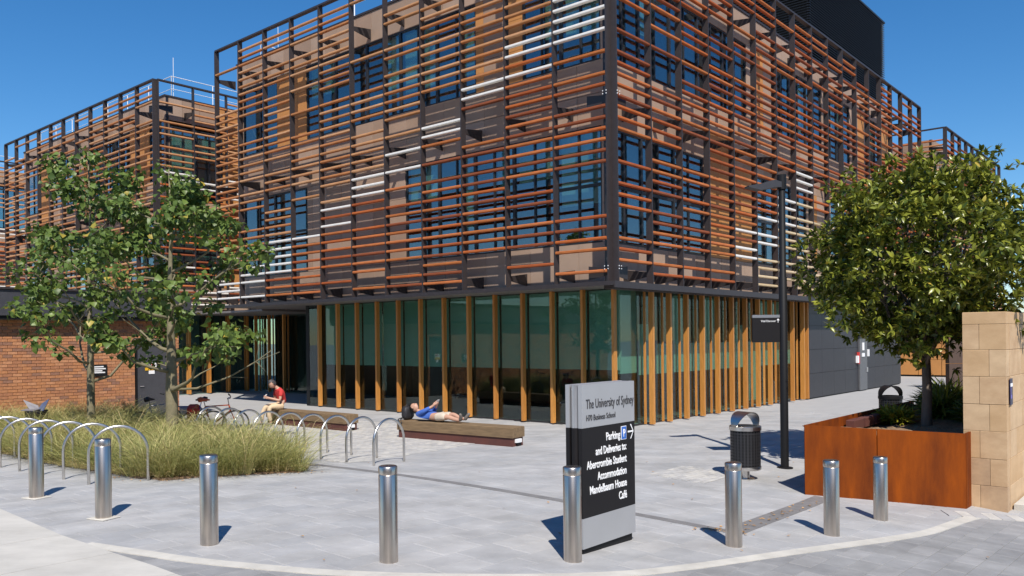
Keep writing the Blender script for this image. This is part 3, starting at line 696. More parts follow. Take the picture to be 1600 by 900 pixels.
# brown wall seen behind the planter, its shade put into the dark colour
rw = empty('rendered_wall', (18.75, 35.5, 0), R(8)); tag(rw, 'plain brown wall with shade put into its dark colour, behind the ferns of the rusted planter', 'wall')
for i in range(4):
    for j in range(3): mb = MB(); mb.box(i * 1.2 + .01, i * 1.2 + 1.19, 0, .25, j * 1.1 + .01, j * 1.1 + 1.09); mb.build('wall_panel', mat('shade_brown', (.075, .045, .032), .8) if i + j == 0 else bpy.data.materials['shade_brown'], rw)

# ---------------- low brick building at the left
BO = (-11.51, 25.0)
bb = empty('brick_building', (BO[0], BO[1], 0), ANG); tag(bb, 'low orange brick building with dark flat fascia behind the grass bed', 'building')
core = MB(); core.box(-12, .1, .03, 6, 0, 3.06); core.box(1.22, 1.5, .03, 6, 0, 3.06); core.box(.1, 1.22, .03, 6, 2.48, 3.06); core.box(.1, 1.22, .6, 6, 0, 2.48); core.build('wall', M['mortar'], bb)
BW, BH = .24, .0862
BMESH = {}
def brick_mesh(k, w):
    key = (k, round(w, 3))
    if key not in BMESH:
        mb = MB(); j = .0055; b_ = .004
        n = 0; x0, x1, z0, z1 = j, w - j, j, BH - j
        mb.v += [(x0, .032, z0), (x1, .032, z0), (x1, .032, z1), (x0, .032, z1), (x0, .006, z0), (x1, .006, z0), (x1, .006, z1), (x0, .006, z1), (x0 + b_, 0, z0 + b_), (x1 - b_, 0, z0 + b_), (x1 - b_, 0, z1 - b_), (x0 + b_, 0, z1 - b_)]
        for r in (0, 4):
            for i in range(4): a = r + i; c = r + (i + 1) % 4; mb.f.append((a, a + 4, c + 4, c)); mb.m.append(0)
        mb.f.append((8, 11, 10, 9)); mb.m.append(0); BMESH[key] = mb.mesh('brick', M['brick'][k])
    return BMESH[key]
fieldb = MB(); cand = []
for c in range(35):
    z = .03 + c * BH; off = (c % 2) * .12; a = -12.0 - off
    while a < 1.5:
        w = BW
        spans = [(max(a, -12), min(a + w, 1.5))]
        if z < 2.46:
            s_ = []
            for p, q in spans:
                if q <= .1 or p >= 1.22: s_.append((p, q))
                elif p < .1: s_.append((p, .1))
                elif q > 1.22: s_.append((1.22, q))
            spans = s_
        for p, q in spans:
            if q - p > .03: cand.append((p, q - p, z))
        a += w
vis = sorted([c for c in cand if c[0] > -3.7 and c[2] > .75], key=lambda c: (abs(c[2] - 1.75) > 1.2, c[0] + rnd.random() * .01))
pick = set(vis[:300])
for (p, w, z) in cand:
    k = rnd.choices(range(5), [4, 3, 3, 2, 3])[0]
    if (p, w, z) in pick: link('brick', brick_mesh(k, w), bb, (p, rnd.uniform(-.002, .002), z))
    else: fieldb.bbox(p + .0055, p + w - .0055, 0, .032, z + .0055, z + BH - .0055, .003, k)
tag(fieldb.build('brick_field', M['brick'], bb), kind='stuff')
mb = MB(); mb.box(-12.2, 1.75, -.35, 6, 3.16, 3.86); mb.build('fascia', M['fascia'], bb)
mb = MB(); mb.box(-12.2, 1.7, -.30, 6, 3.06, 3.155); mb.build('eaves_soffit', M['black'], bb)
mb = MB(); mb.box(-12.25, 1.8, -.4, 6.05, 3.865, 3.92); mb.build('roof_edge', M['steel'], bb)
dm = mat('door_charcoal', (.062, .062, .07), .4)
mb = MB(); mb.box(.22, 1.18, .12, .17, .03, 2.44); do = mb.build('door', dm, bb)
mb = MB(); mb.box(.1, .215, .09, .2, .03, 2.47); mb.box(1.185, 1.22, .09, .2, .03, 2.47); mb.box(.215, 1.185, .09, .2, 2.445, 2.47); mb.build('door_frame', M['black'], do)
mb = MB(); mb.tube([(.3, .1, 1.05), (.42, .1, 1.05)], .015, 6); mb.build('door_handle', M['chrome'], do)
mb = MB(); mb.box(.5, .82, .105, .117, 1.62, 1.78); mb.build('warning_notice', M['white_print'], do)
mb = MB(); mb.box(.46, .86, .1, .104, 1.53, 1.63); mb.build('warning_band', M['yellow'], do)
mb = MB(); mb.box(.58, .76, .104, .116, 1.42, 1.525); mb.build('notice_slip', M['white_print'], do)
mb = MB(); mb.box(.66, .76, .1, .1045, 1.68, 1.76); mb.build('notice_mark', M['red'], do)
wp = empty('wall_plaque', (*site(0, 0), 0)); wp.location = (0, 0, 0)
x_, y_ = BO[0] + uR[0] * -.98, BO[1] + uR[1] * -.98
wp.location = (x_, y_, 1.42); wp.rotation_euler = (0, 0, ANG); tag(wp, 'black and white notice plaque on the brick wall beside the dark door', 'plaque')
mb = MB(); mb.box(-.24, .24, -.035, -.004, 0, .34); mb.build('board', M['black'], wp)
for z0, w in ((.26, .3), (.2, .36), (.14, .26), (.09, .34)): mb = MB(); mb.box(-.16, -.16 + w, -.04, -.0355, z0, z0 + .035); mb.build('printed_line', M['white_print'], wp)

# ------------------------------------------------------------------ vegetation
def np_mesh(name, V, F, m, tone, parent=None):
    me = bpy.data.meshes.new(name); nv, nf, k = len(V), len(F), F.shape[1]
    me.vertices.add(nv); me.vertices.foreach_set('co', V.astype(np.float32).ravel())
    me.loops.add(nf * k); me.loops.foreach_set('vertex_index', F.astype(np.int32).ravel())
    me.polygons.add(nf); me.polygons.foreach_set('loop_start', np.arange(0, nf * k, k, dtype=np.int32))
    try: me.polygons.foreach_set('loop_total', np.full(nf, k, dtype=np.int32))
    except Exception: pass
    at = me.attributes.new('tone', 'FLOAT', 'POINT'); at.data.foreach_set('value', tone.astype(np.float32))
    me.materials.append(m); me.update(calc_edges=True); me.validate(); return link(name, me, parent)
def unit(v): return v / (np.linalg.norm(v, axis=1)[:, None] + 1e-9)
def leaves(P, D, size, width, tone, bend=.25, fold=.2, shape='oval'):
    """P base points, D directions; each leaf = 4 quads folded along the midrib"""
    n = len(P); up = NPR.normal(size=(n, 3)) * .5 + np.array([0, 0, 1.0]); S = unit(np.cross(D, up)); Nn = unit(np.cross(S, D))
    L_ = size[:, None]; Wd = (size * width)[:, None]
    prof = {'oval': [(0, .06), (.35, .5), (.7, .42), (1.0, .02)], 'lobed': [(0, .1), (.3, .62), (.62, .42), (1.0, .03)], 'blade': [(0, .3), (.35, .5), (.7, .4), (1, .03)]}[shape]
    V = []
    for q, w in prof:
        c = P + D * L_ * q - Nn * L_ * bend * q * q
        V += [c + S * Wd * w + Nn * Wd * w * fold, c, c - S * Wd * w + Nn * Wd * w * fold]
    V = np.stack(V, 1).reshape(-1, 3); base = (np.arange(n) * 12)[:, None]
    Fq = []
    for r in range(3):
        for c in (0, 1): Fq.append(np.stack([r * 3 + c, r * 3 + c + 1, (r + 1) * 3 + c + 1, (r + 1) * 3 + c]))
    F = (base[:, None, :] + np.stack(Fq)[None]).reshape(-1, 4)
    return V, F, np.repeat(tone, 12)
def limb(mb, a, b, r0, r1, sag=.1, n=6, jit=.05, seg=5):
    a, b = Vector(a), Vector(b); pts = []
    for i in range(seg + 1):
        f = i / seg; p = a.lerp(b, f); p.z += math.sin(f * math.pi) * -sag
        if 0 < i < seg: p += Vector((rnd.uniform(-jit, jit), rnd.uniform(-jit, jit), rnd.uniform(-jit, jit)))
        pts.append(p)
    mb.tube(pts, [r0 + (r1 - r0) * i / seg for i in range(seg + 1)], n); return pts

def maple(label, x, y, height, rad, trunk_r, seed, extra=None, fork=1.3, zlow=1.6, nb=15, cl=30):
    global rnd, NPR
    sv = rnd, NPR; rnd = random.Random(seed); NPR = np.random.RandomState(seed)
    root = empty('maple_tree', (x, y, gz(x, y))); tag(root, label, 'tree', 'open-crowned maples in the grass bed')
    wood = MB()
    tp = [(0, 0, -.1), (.01, 0, fork * .5), (0, .02, fork), (.02, -.02, fork + .9), (-.02, .03, height * .55), (.03, .02, height * .78), (0, 0, height * .97)]
    wood.tube(tp, [trunk_r * 1.25, trunk_r * 1.02, trunk_r, trunk_r * .74, trunk_r * .45, trunk_r * .24, .012], 10)
    def trunk_at(z):
        zz = [p[2] for p in tp]; return (float(np.interp(z, zz, [p[0] for p in tp])), float(np.interp(z, zz, [p[1] for p in tp])), z)
    cent = []
    az = rnd.uniform(0, 6.28)
    for i in range(nb):
        f = i / (nb - 1); z0 = fork + (height * .86 - fork) * f ** 1.1; az += 2.4 + rnd.uniform(-.4, .4)
        ln = rad * (1.0 - .55 * max(0, f - .35) / .65) * rnd.uniform(.72, 1.1); rise = ln * rnd.uniform(.45, 1.0) * (1 if f < .7 else .7)
        b = (math.cos(az) * ln, math.sin(az) * ln, z0 + rise)
        r0 = trunk_r * (.46 - .28 * f)
        pts = limb(wood, trunk_at(z0), b, r0, .010, sag=.12 * ln, jit=.05 * ln)
        cent.append((Vector(b), .36))
        for k in range(rnd.choice([3, 4, 4, 5])):
            q = pts[rnd.choice([2, 3, 3, 4, 4])]; a2 = az + rnd.uniform(-1.2, 1.2); l2 = ln * rnd.uniform(.25, .5)
            e = q + Vector((math.cos(a2) * l2, math.sin(a2) * l2, l2 * rnd.uniform(.1, .9))); limb(wood, q, e, r0 * .35, .006, sag=0, n=5, jit=.03, seg=3)
            if e.z > zlow: cent.append((e, rnd.uniform(.24, .36)))
            if rnd.random() < .5:
                e3 = e + Vector((rnd.uniform(-.35, .35), rnd.uniform(-.35, .35), rnd.uniform(-.05, .35))); limb(wood, e, e3, r0 * .2, .005, sag=0, n=4, jit=.02, seg=2); cent.append((e3, .24))
    cent.append((Vector(trunk_at(height * .95)), .42)); cent.append((Vector(trunk_at(height * .86)), .45))
    if extra: extra(wood)
    wo = wood.build('trunk', M['bark'], root, smooth=True)
    P, D, T, S = [], [], [], []
    for c, r in cent:
        n = int(cl * (r / .34) ** 2 * rnd.uniform(.7, 1.2)); d = unit(NPR.normal(size=(n, 3))); p = np.array(c) + d * (r * NPR.uniform(.2, 1.0, (n, 1))) * np.array([1, 1, .8])
        dd = d * .8 + np.array([0, 0, -.55]) + NPR.normal(size=(n, 3)) * .35; P.append(p); D.append(unit(dd))
        T.append(np.clip(NPR.beta(2, 2.2, n) * .93 + rnd.uniform(-.12, .1), 0, .93)); S.append(NPR.uniform(.07, .15, n))
    P, D, T, S = map(np.concatenate, (P, D, T, S)); yl = NPR.rand(len(T)) < .035; T[yl] = NPR.uniform(.95, 1, yl.sum())
    V, F, tone = leaves(P, D, S, .95, T, bend=.3, fold=.25, shape='lobed')
    np_mesh('crown', V, F, M['leafL'], tone, root)
    rnd, NPR = sv
    return root
def t2extra(wood):
    pts = [(0, 0, 1.35), (.6, -.1, 1.38), (1.3, -.1, 1.62), (1.9, -.15, 1.95), (2.25, -.15, 2.2)]
    wood.tube(pts, [.035, .028, .02, .013, .007], 6)
    for p, q in (((1.3, -.1, 1.62), (1.7, -.1, 1.6)), ((1.9, -.15, 1.95), (2.1, -.1, 1.72)), ((1.9, -.15, 1.95), (2.0, -.2, 2.4)), ((1.9, -.15, 1.95), (2.4, -.1, 2.15))): wood.tube([p, q], [.01, .005], 5)
maple('tall open maple with a single straight leader in the grass bed', -9.7, 19.0, 7.0, 1.72, .085, 5, fork=1.5, zlow=1.5, nb=18, cl=44)
maple('fuller maple with pale forked trunk and bare low branch by the bicycles', -7.43, 18.0, 6.35, 1.70, .125, 12, extra=t2extra, fork=1.35, zlow=1.7, nb=18, cl=46)

def round_tree(name, label, x, y, z0, trunk_h, c, rad, n, leaf, seed, trunk_r=.08, per=9, group=None, m='leafR'):
    global rnd, NPR
    sv = rnd, NPR; rnd = random.Random(seed); NPR = np.random.RandomState(seed)
    root = empty(name, (x, y, z0)); tag(root, label, 'tree', group)
    wood = MB(); wood.tube([(0, 0, -.15), (0, 0, .15), (.02, .01, trunk_h * .5), (0, 0, trunk_h)], [trunk_r * 1.35, trunk_r * 1.1, trunk_r, trunk_r * .9], 10)
    cz = c
    for i in range(16):
        az = i * 2.4; el = rnd.uniform(.1, 1.3); e = (math.cos(az) * rad[0] * .75 * math.cos(el), math.sin(az) * rad[1] * .75 * math.cos(el), cz + rad[2] * .75 * math.sin(el) - rad[2] * .25)
        pts = limb(wood, (0, 0, trunk_h * rnd.uniform(.85, 1.0)), e, trunk_r * .5, .012, sag=-.1, jit=.08)
        for k in range(4):
            q = pts[rnd.choice([2, 3, 4])]; limb(wood, q, q + Vector((rnd.uniform(-.5, .5), rnd.uniform(-.5, .5), rnd.uniform(-.1, .6))) * rad[0] * .45, trunk_r * .18, .006, sag=0, n=5, seg=3)
    wood.build('trunk', M['barkgrey'], root, smooth=True)
    d = unit(NPR.normal(size=(n, 3))); ph = np.arctan2(d[:, 1], d[:, 0])
    lump = 1 + .10 * np.sin(3 * ph + 5 * d[:, 2]) + .08 * np.sin(7 * ph - 3 * d[:, 2] + 1) + .06 * np.sin(11 * d[:, 2] + 4 * ph) + NPR.normal(size=n) * .035
    rr = (NPR.uniform(.25, 1, n) ** .42) * lump
    C = d * rr[:, None] * np.array(rad) + np.array([0, 0, cz])
    hole = np.sin(C[:, 0] * 3.1 / rad[0] * 2 + 1) * np.sin(C[:, 1] * 2.7 / rad[0] * 2) * np.sin(C[:, 2] * 3.3 / rad[0] * 2 + .5)
    C = C[hole < .42]; d = d[hole < .42]; n = len(C)
    ctone = NPR.uniform(-.2, .22, n)
    A_ = unit(d * .9 + np.array([0, 0, .45]) + NPR.normal(size=(n, 3)) * .45)
    P = np.repeat(C, per, 0); AX = np.repeat(A_, per, 0)
    D = unit(AX * NPR.uniform(.1, .9, (n * per, 1)) + unit(NPR.normal(size=(n * per, 3))) * .9)
    T = np.clip(NPR.beta(2, 2, n * per) * .88 + np.repeat(ctone, per), 0, .89); T = np.where(NPR.rand(n * per) < .025, NPR.uniform(.92, 1, n * per), T)
    V, F, tone = leaves(P, D, NPR.uniform(.7, 1.25, n * per) * leaf, .38, T, bend=.25, fold=.3)
    np_mesh('crown', V, F, M[m], tone, root)
    rnd, NPR = sv
    return root
round_tree('planter_tree', 'dense round-crowned leafy tree growing from the rusted steel planter', 7.58, 15.15, .72, 1.25, 3.07, (2.02, 2.0, 1.83), 3600, .138, 3, trunk_r=.083)
# unseen street trees added across the road for the glazing to mirror
round_tree('added_street_tree', 'unseen large street tree added across the road for the upper glazing to mirror', -15, -9, 0, 3.0, 6.2, (3.8, 3.8, 3.2), 700, .42, 8, trunk_r=.2)
round_tree('added_street_tree', 'unseen spreading street tree added on the far kerb for the corner glazing to mirror', 17.5, -7, -.45, 3.0, 5.6, (3.6, 3.6, 3.0), 700, .42, 9, trunk_r=.2)

# unseen brick terrace added behind the camera for the polished steel to mirror
ter = empty('added_terrace', (0, -15, 0)); tag(ter, 'unseen two-storey brick terrace added across the road for the steel bollards to mirror', 'building')
mb = MB(); mb.box(-34, 34, -9, -.02, -.6, 8.2); mb.build('wall', mat('terrace_brick', (.26, .17, .12), .85, var=.2, scale=1.2), ter)
mb = MB(); mb.extrude([(-9.3, 8.2), (.35, 8.2), (.35, 8.35), (-4.5, 11.2), (-9.3, 8.35)], -34.3, 34.3, 'x'); mb.build('roof', mat('terrace_roof', (.12, .115, .115), .7), ter)
for i in range(12):
    x = -31 + i * 5.6
    for z0, z1 in ((1.0, 2.7), (4.8, 6.6)):
        mb = MB(); mb.box(x, x + 1.5, -.018, .06, z0, z1); w_ = mb.build('window', M['whitemetal'], ter); mb = MB(); mb.box(x + .1, x + 1.4, .062, .075, z0 + .1, z1 - .1); mb.build('pane', M['glass'], w_)
    mb = MB(); mb.box(x + 2.6, x + 3.6, -.018, .05, -.45, 2.2); mb.build('door', M['bikeblue'] if i % 2 else M['red'], ter)
# grass bed
sheet('bed_soil', BED, .02, M['soil'], res=.8)
bx0, bx1 = min(p[0] for p in BED), max(p[0] for p in BED); by0, by1 = min(p[1] for p in BED), max(p[1] for p in BED)
clumps = []
while len(clumps) < 400:
    x, y = rnd.uniform(bx0, bx1), rnd.uniform(by0, by1)
    if not inside(x, y, BED) or (y > 23.6): continue
    if min(math.hypot(x + 9.7, y - 19), math.hypot(x + 7.43, y - 18)) < .22: continue
    clumps.append((x, y))
edge = []
for i in range(0, 8):
    a, b = np.array(BED[i]), np.array(BED[i + 1]); k = int(np.linalg.norm(b - a) / .17)
    for j in range(k): p = a + (b - a) * (j + rnd.random()) / k; edge.append((p[0] + rnd.uniform(-.1, .0), p[1] + rnd.uniform(.08, .3)))
P, D, S, T = [], [], [], []
def addclump(x, y, n, h, spread, tlo, thi):
    a = NPR.uniform(0, 6.283, n); r = NPR.uniform(0, .14, n); p = np.stack([x + np.cos(a) * r, y + np.sin(a) * r, g(x + np.cos(a) * r, y + np.sin(a) * r) + .02], 1)
    sp = NPR.uniform(.05, spread, n); d = unit(np.stack([np.cos(a) * sp + .06, np.sin(a) * sp - .05, np.ones(n)], 1))
    P.append(p); D.append(d); S.append(NPR.uniform(.55, 1.12, n) * h); T.append(NPR.uniform(tlo, thi, n))
for x, y in clumps:
    ct = rnd.uniform(-.1, .5); addclump(x, y, 80, rnd.uniform(.7, 1.4), rnd.uniform(.5, 1.05), max(0, ct), ct + .5)
    if rnd.random() < .5: addclump(x + rnd.uniform(-.1, .1), y, 14, rnd.uniform(1.2, 1.55), rnd.uniform(.4, 1.0), .6, 1.0)
for x, y in edge: addclump(x, y, 70, rnd.uniform(.6, 1.0), .95, rnd.choice([.0, .2, .3]), .75)
for x, y in edge[:75]: addclump(x, y - .05, 60, rnd.uniform(.25, .5), 1.6, .62, 1.0)
P, D, S, T = map(np.concatenate, (P, D, S, T))
n = len(P); side = unit(np.cross(D, np.array([0, 0, 1.0]) + NPR.normal(size=(n, 3)) * .2)); hz = D.copy(); hz[:, 2] = 0; hz = unit(hz)
rows = []
for q, w in ((0, .5), (.4, .42), (.75, .3), (1.0, .04)):
    c = P + D * (S * q)[:, None] + (hz * .28 - np.array([0, 0, .38])) * (S * q ** 2.4)[:, None]
    c[:, 2] = np.maximum(c[:, 2], g(c[:, 0], c[:, 1]) + .02)
    rows += [c + side * (.0085 * w), c - side * (.0085 * w)]
V = np.stack(rows, 1).reshape(-1, 3); base = (np.arange(n) * 8)[:, None]
F = (base[:, None, :] + np.array([[0, 1, 3, 2], [2, 3, 5, 4], [4, 5, 7, 6]])[None]).reshape(-1, 4)
tag(np_mesh('ornamental_grass', V, F, M['grass'], np.repeat(T, 8)), 'tall green and straw-coloured ornamental grass filling the bed', 'grass', kind='stuff')

# ------------------------------------------------------------------ planter, sandstone wall
PLc = np.array([4.72, 13.39]); PRc = np.array([7.16, 13.08]); PB = PLc + uR * 6.2; PB2 = PRc + uR * 6.4
pt = empty('steel_planter', (PLc[0], PLc[1], gz(*PLc))); tag(pt, 'long rusted weathering-steel planter with a tree, beside the sandstone wall', 'planter')
ptz = gz(*PLc)
def W2(p): return (p[0] - PLc[0], p[1] - PLc[1])
def plate(a, b, z0, z1, th, name, m, inward, zb=None):
    a, b = np.array(a), np.array(b); d = (b - a) / np.linalg.norm(b - a); nn = np.array([-d[1], d[0]]) * th * inward
    q = [W2(a), W2(b), W2(b + nn), W2(a + nn)]; mb = MB()
    lo = [gz(*(np.array(k) + PLc)) - .02 - ptz for k in q]; hi = [z1 - ptz, (zb if zb else z1) - ptz, (zb if zb else z1) - ptz, z1 - ptz]
    n = 0; mb.v += [(q[i][0], q[i][1], lo[i]) for i in range(4)] + [(q[i][0], q[i][1], hi[i]) for i in range(4)]
    for f_ in ((0, 3, 2, 1), (4, 5, 6, 7), (0, 1, 5, 4), (1, 2, 6, 5), (2, 3, 7, 6), (3, 0, 4, 7)): mb.f.append(f_); mb.m.append(0)
    return mb.build(name, m, pt)
midp = PLc + (PRc - PLc) * .455
dF = (PRc - PLc) / np.linalg.norm(PRc - PLc)
plate(PLc, midp - dF * .006, 0, .945, .03, 'front_plate', M['corten'], 1, .88); plate(midp + dF * .006, PRc, 0, .88, .03, 'front_plate', M['corten'], 1, .81)
plate(PLc + uR * .035, PB, 0, .945, .03, 'side_plate', M['corten'], -1); plate(PRc + uR * .035, PB2, 0, .81, .03, 'side_plate', M['corten'], 1); plate(PB + (PB2 - PB) * .01, PB2 - (PB2 - PB) * .01, 0, .85, .03, 'back_plate', M['corten'], 1)
fl = np.array([-dF[1], dF[0]])
for a, b, za, zb, n_ in ((PLc + fl * .035, PRc + fl * .035, .93, .80, fl),):
    q = [a, b, b + n_ * .11, a + n_ * .11]; mb = MB(); mb.v += [(*W2(q[0]), za - ptz - .02), (*W2(q[1]), zb - ptz - .02), (*W2(q[2]), zb - ptz - .02), (*W2(q[3]), za - ptz - .02)]; mb.v += [(v[0], v[1], v[2] + .012) for v in mb.v]
    for f_ in ((0, 3, 2, 1), (4, 5, 6, 7), (0, 1, 5, 4), (1, 2, 6, 5), (2, 3, 7, 6), (3, 0, 4, 7)): mb.f.append(f_); mb.m.append(0)
    mb.build('top_flange', M['corten'], pt)
so = MB(); q = [PLc + uR * .06 + fl * .01, PRc + uR * .06, PB2 - uR * .05, PB - uR * .05]; grid = []
for i in range(25):
    for j in range(13):
        f, k = i / 24, j / 12; p = (q[0] * (1 - k) + q[1] * k) * (1 - f) + (q[3] * (1 - k) + q[2] * k) * f; grid.append((*W2(p), .72 - ptz + .05 * math.sin(f * 9 + k * 5) + rnd.uniform(-.025, .025)))
for i in range(24):
    for j in range(12): a = i * 13 + j; so.f.append((a, a + 1, a + 14, a + 13)); so.m.append(0)
so.v = grid; so.build('mulch', M['soil'], pt)
# timber-edged inner retaining blocks along the left side
for i in range(5):
    p = PLc + uR * (1.9 + i * .62) + np.array([.16, -.05]); mb = MB(); mb.bbox(-.26, .26, -.07, .07, 0, .17, .015); o = mb.build('edging_block', M['cortendark'], pt, loc=(*W2(p), .72 - ptz), rotz=ANG)

def bush(name, label, x, y, z, n, ln, width, tone, spread, group=None, m='fern', upright=.6):
    a = NPR.uniform(0, 6.283, n); el = NPR.uniform(upright * .5, 1.4, n); D = np.stack([np.cos(a) * np.cos(el) , np.sin(a) * np.cos(el), np.sin(el)], 1)
    Pb = np.stack([np.cos(a) * spread * NPR.rand(n), np.sin(a) * spread * NPR.rand(n), NPR.uniform(0, ln * .5, n)], 1)
    root = empty(name, (x, y, z)); tag(root, label, 'plant', group)
    V, F, t = leaves(Pb, unit(D), NPR.uniform(.6, 1.1, n) * ln, width, np.clip(NPR.normal(tone, .18, n), 0, 1), bend=.55, fold=.2, shape='blade')
    np_mesh('foliage', V, F, M[m], t, root)
    mb = MB()
    for k in range(5): mb.tube([(rnd.uniform(-.03, .03), rnd.uniform(-.03, .03), -.05), (rnd.uniform(-.1, .1), rnd.uniform(-.1, .1), ln * .6)], [.012, .006], 5)
    mb.build('stem', M['barkgrey'], root)
bush('yellow_shrub', 'small yellow-green shrub beside the trunk in the planter', 7.3, 15.75, .72, 620, .24, .2, .93, .26)
for i, (dx, dy, h, lb_) in enumerate([(8.3, 16.0, .62, 'arching fern between the planter tree and the sandstone wall'), (8.75, 16.9, .7, 'taller fern at the back of the rusted planter'), (8.5, 15.2, .5, 'low dark fern hugging the sandstone wall in the planter'), (9.3, 17.6, .75, 'bright-tipped fern near the shade-coloured brown wall')]):
    bush('fern', lb_, dx, dy, .72, 380, h * .8, .075, .55 if i != 3 else .8, .16, 'ferns in the planter')

# sandstone wall: end face towards the plaza, long face running away to the right
SW = np.array([7.78, 13.02]); wt = .62
sw = empty('sandstone_wall', (SW[0], SW[1], gz(*SW)), ANG); tag(sw, 'tall block-laid sandstone wall end beside the rusted planter', 'wall')
zb = -.03; ztop = 2.74 - gz(*SW)
courses = [0, .40, .83, 1.27, 1.70, 2.14, 2.57, 2.98, ztop]
mb = MB(); mb.box(.02, 7, .02, wt - .02, zb, ztop - .01); mb.build('core', M['stonejoint'], sw)
for i, (z0, z1) in enumerate(zip(courses[:-1], courses[1:])):
    if z0 == 0: z0 = zb
    last = i == len(courses) - 2
    cut = [0, wt] if last else [0, .27 if i % 2 else .40, wt]      # blocks on the end face
    cut = [0, wt] if last else ([0, .24, wt] if i % 2 else [0, .38, wt])
    for a, b in zip(cut[:-1], cut[1:]):
        d0 = .25; mb = MB(); mb.bbox(-.004 * rnd.random(), d0 if a == 0 else .2, a + .003, b - .003, z0 + .003, z1 - .003, .006); mb.build('stone', M['sandstone'][rnd.randrange(4)], sw)
    x = d0
    first = True
    while x < 7:
        w = rnd.choice([.55, .7, .85]); w = w + (.2 if i % 2 and first else 0); first = False
        mb = MB(); mb.bbox(x + .003, min(7, x + w) - .003, -.004 * rnd.random(), .2, z0 + .003, z1 - .003, .006); mb.build('stone', M['sandstone'][rnd.choice([0, 1, 1, 3])], sw); x += w
ps = empty('wall_poster'); ps.parent = None
px_, py_ = SW + uR * .16 + np.array([.0, 0])
nR_ = -uL
ps.location = (px_ + nR_[0] * .012, py_ + nR_[1] * .012, 1.25); ps.rotation_euler = (0, 0, ANG); tag(ps, 'small dark poster with a white band fixed to the sandstone wall', 'poster')
mb = MB(); mb.box(0, .2, -.012, 0, 0, .42); mb.build('board', mat('poster_navy', (.02, .018, .05), .4), ps)
mb = MB(); mb.box(.01, .19, -.0145, -.0125, .29, .345); mb.build('white_band', M['white_print'], ps)
mb = MB(); mb.box(.03, .06, -.0145, -.0125, .1, .3); mb.box(.06, .12, -.0145, -.0125, .1, .16); mb.build('violet_mark', mat('violet_print', (.16, .13, .42), .5), ps)
st = SW + uR * .32 + nR_ * .03; so_ = MB(); so_.bbox(0, 3, -1.4, 0, 0, .13, .012)
so_ = so_.build('stone_step', M['concrete'], None, loc=(st[0], st[1], gz(*st) - .02), rotz=ANG); tag(so_, 'pale concrete step at the foot of the sandstone wall', 'step')
# pale paver row along the foot of the wall
rp = empty('paver_band'); tag(rp, kind='structure')
b0 = np.array([6.55, 12.45]); bd = np.array([1, -.015]); bd = bd / np.linalg.norm(bd); bn = np.array([-bd[1], bd[0]])
for i in range(16):
    mb = MB(); q = [b0 + bd * (i * .2 + .003), b0 + bd * (i * .2 + .197), b0 + bd * (i * .2 + .197) + bn * .38 + bd * .06, b0 + bd * (i * .2 + .003) + bn * .38 + bd * .06]
    vs = [(p[0], p[1], gz(*p) + .012) for p in q]; bs = [(p[0], p[1], gz(*p) - .03) for p in q]; mb.v += bs + vs
    for f_ in ((4, 5, 6, 7), (0, 1, 5, 4), (1, 2, 6, 5), (2, 3, 7, 6), (3, 0, 4, 7)): mb.f.append(f_); mb.m.append(0)
    mb.build('paver', M['cobble3'] if i % 2 else M['paver'][2], rp)

# ------------------------------------------------------------------ street furniture
def make_bollard(label, x, y, h, plate_=False):
    r = empty('steel_bollard', (x, y, gz(x, y))); tag(r, label, 'bollard', 'stainless bollards along the kerb')
    mb = MB(); mb.lathe([(.097, -.03), (.097, h - .095), (.094, h - .09)], 36); autosmooth(mb.build('tube', M['steelbrush'], r))
    mb = MB(); mb.lathe([(.091, h - .091), (.091, h - .083), (.098, h - .082), (.098, h - .012), (.092, h - .003), (.085, h), (.0, h + .001)], 36); autosmooth(mb.build('cap', M['steelbrush'], r))
    if plate_: mb = MB(); mb.bbox(-.15, .15, -.13, .13, .004, .016, .004); mb.build('base_plate', M['kerb'], r, rotz=R(-25))
    return r
BL = [(-6.89, 11.94, 1.02, True, 'stainless bollard on a square pad beside the middle hoops of the street-side row'), (-5.2, 10.48, 1.01, True, 'stainless bollard on a square pad in front of the end cycle hoop'), (-3.38, 9.17, .99, False, 'stainless bollard in front of the grass clump tip'), (-1.3, 8.56, .99, False, 'stainless bollard standing alone midway between grass bed and black sign'), (.62, 8.77, 1.0, False, 'stainless bollard right against the black information sign'), (2.58, 9.71, .98, False, 'stainless bollard beside the meeting of two dark drain channels, before the litter bin'), (4.06, 10.57, .96, False, 'stainless bollard before the left part of the rusted planter'), (5.23, 11.79, .9, False, 'stainless bollard closest to the sandstone wall, before the planter seam')]
for x, y, h, p, lb_ in BL: make_bollard(lb_, x, y, h, p)

def hoop_mesh(w, h, r=.024):
    mb = MB(); pts = [(-w / 2, 0, -.05)]
    rad = w / 2; pts.append((-w / 2, 0, (h - rad) * .5)); pts.append((-w / 2, 0, h - rad))
    for k in range(1, 16): a = math.pi - math.pi * k / 16; pts.append((math.cos(a) * rad, 0, h - rad + math.sin(a) * rad))
    pts += [(w / 2, 0, h - rad), (w / 2, 0, (h - rad) * .5), (w / 2, 0, -.05)]
    mb.tube(pts, r, 10); return mb.mesh('cycle_hoop', M['hoop'], True)
HM = hoop_mesh(.82, .84)
h0 = (np.array([-2.58, 15.19]) + np.array([-2.09, 15.93])) / 2
for i in range(9):
    p = h0 + uL * .80 * i + np.array([-.03, 0]) * i * 0
    o = link('cycle_hoop', HM, None, (p[0], p[1], gz(*p)), ANG + .1); tag(o, 'stainless cycle hoop in the row between the grass bed and the timber benches', 'cycle hoop', 'cycle hoops between bed and benches')
HM2 = hoop_mesh(.86, .90)
h1 = (np.array([-6.72, 13.15]) + np.array([-5.94, 13.38])) / 2
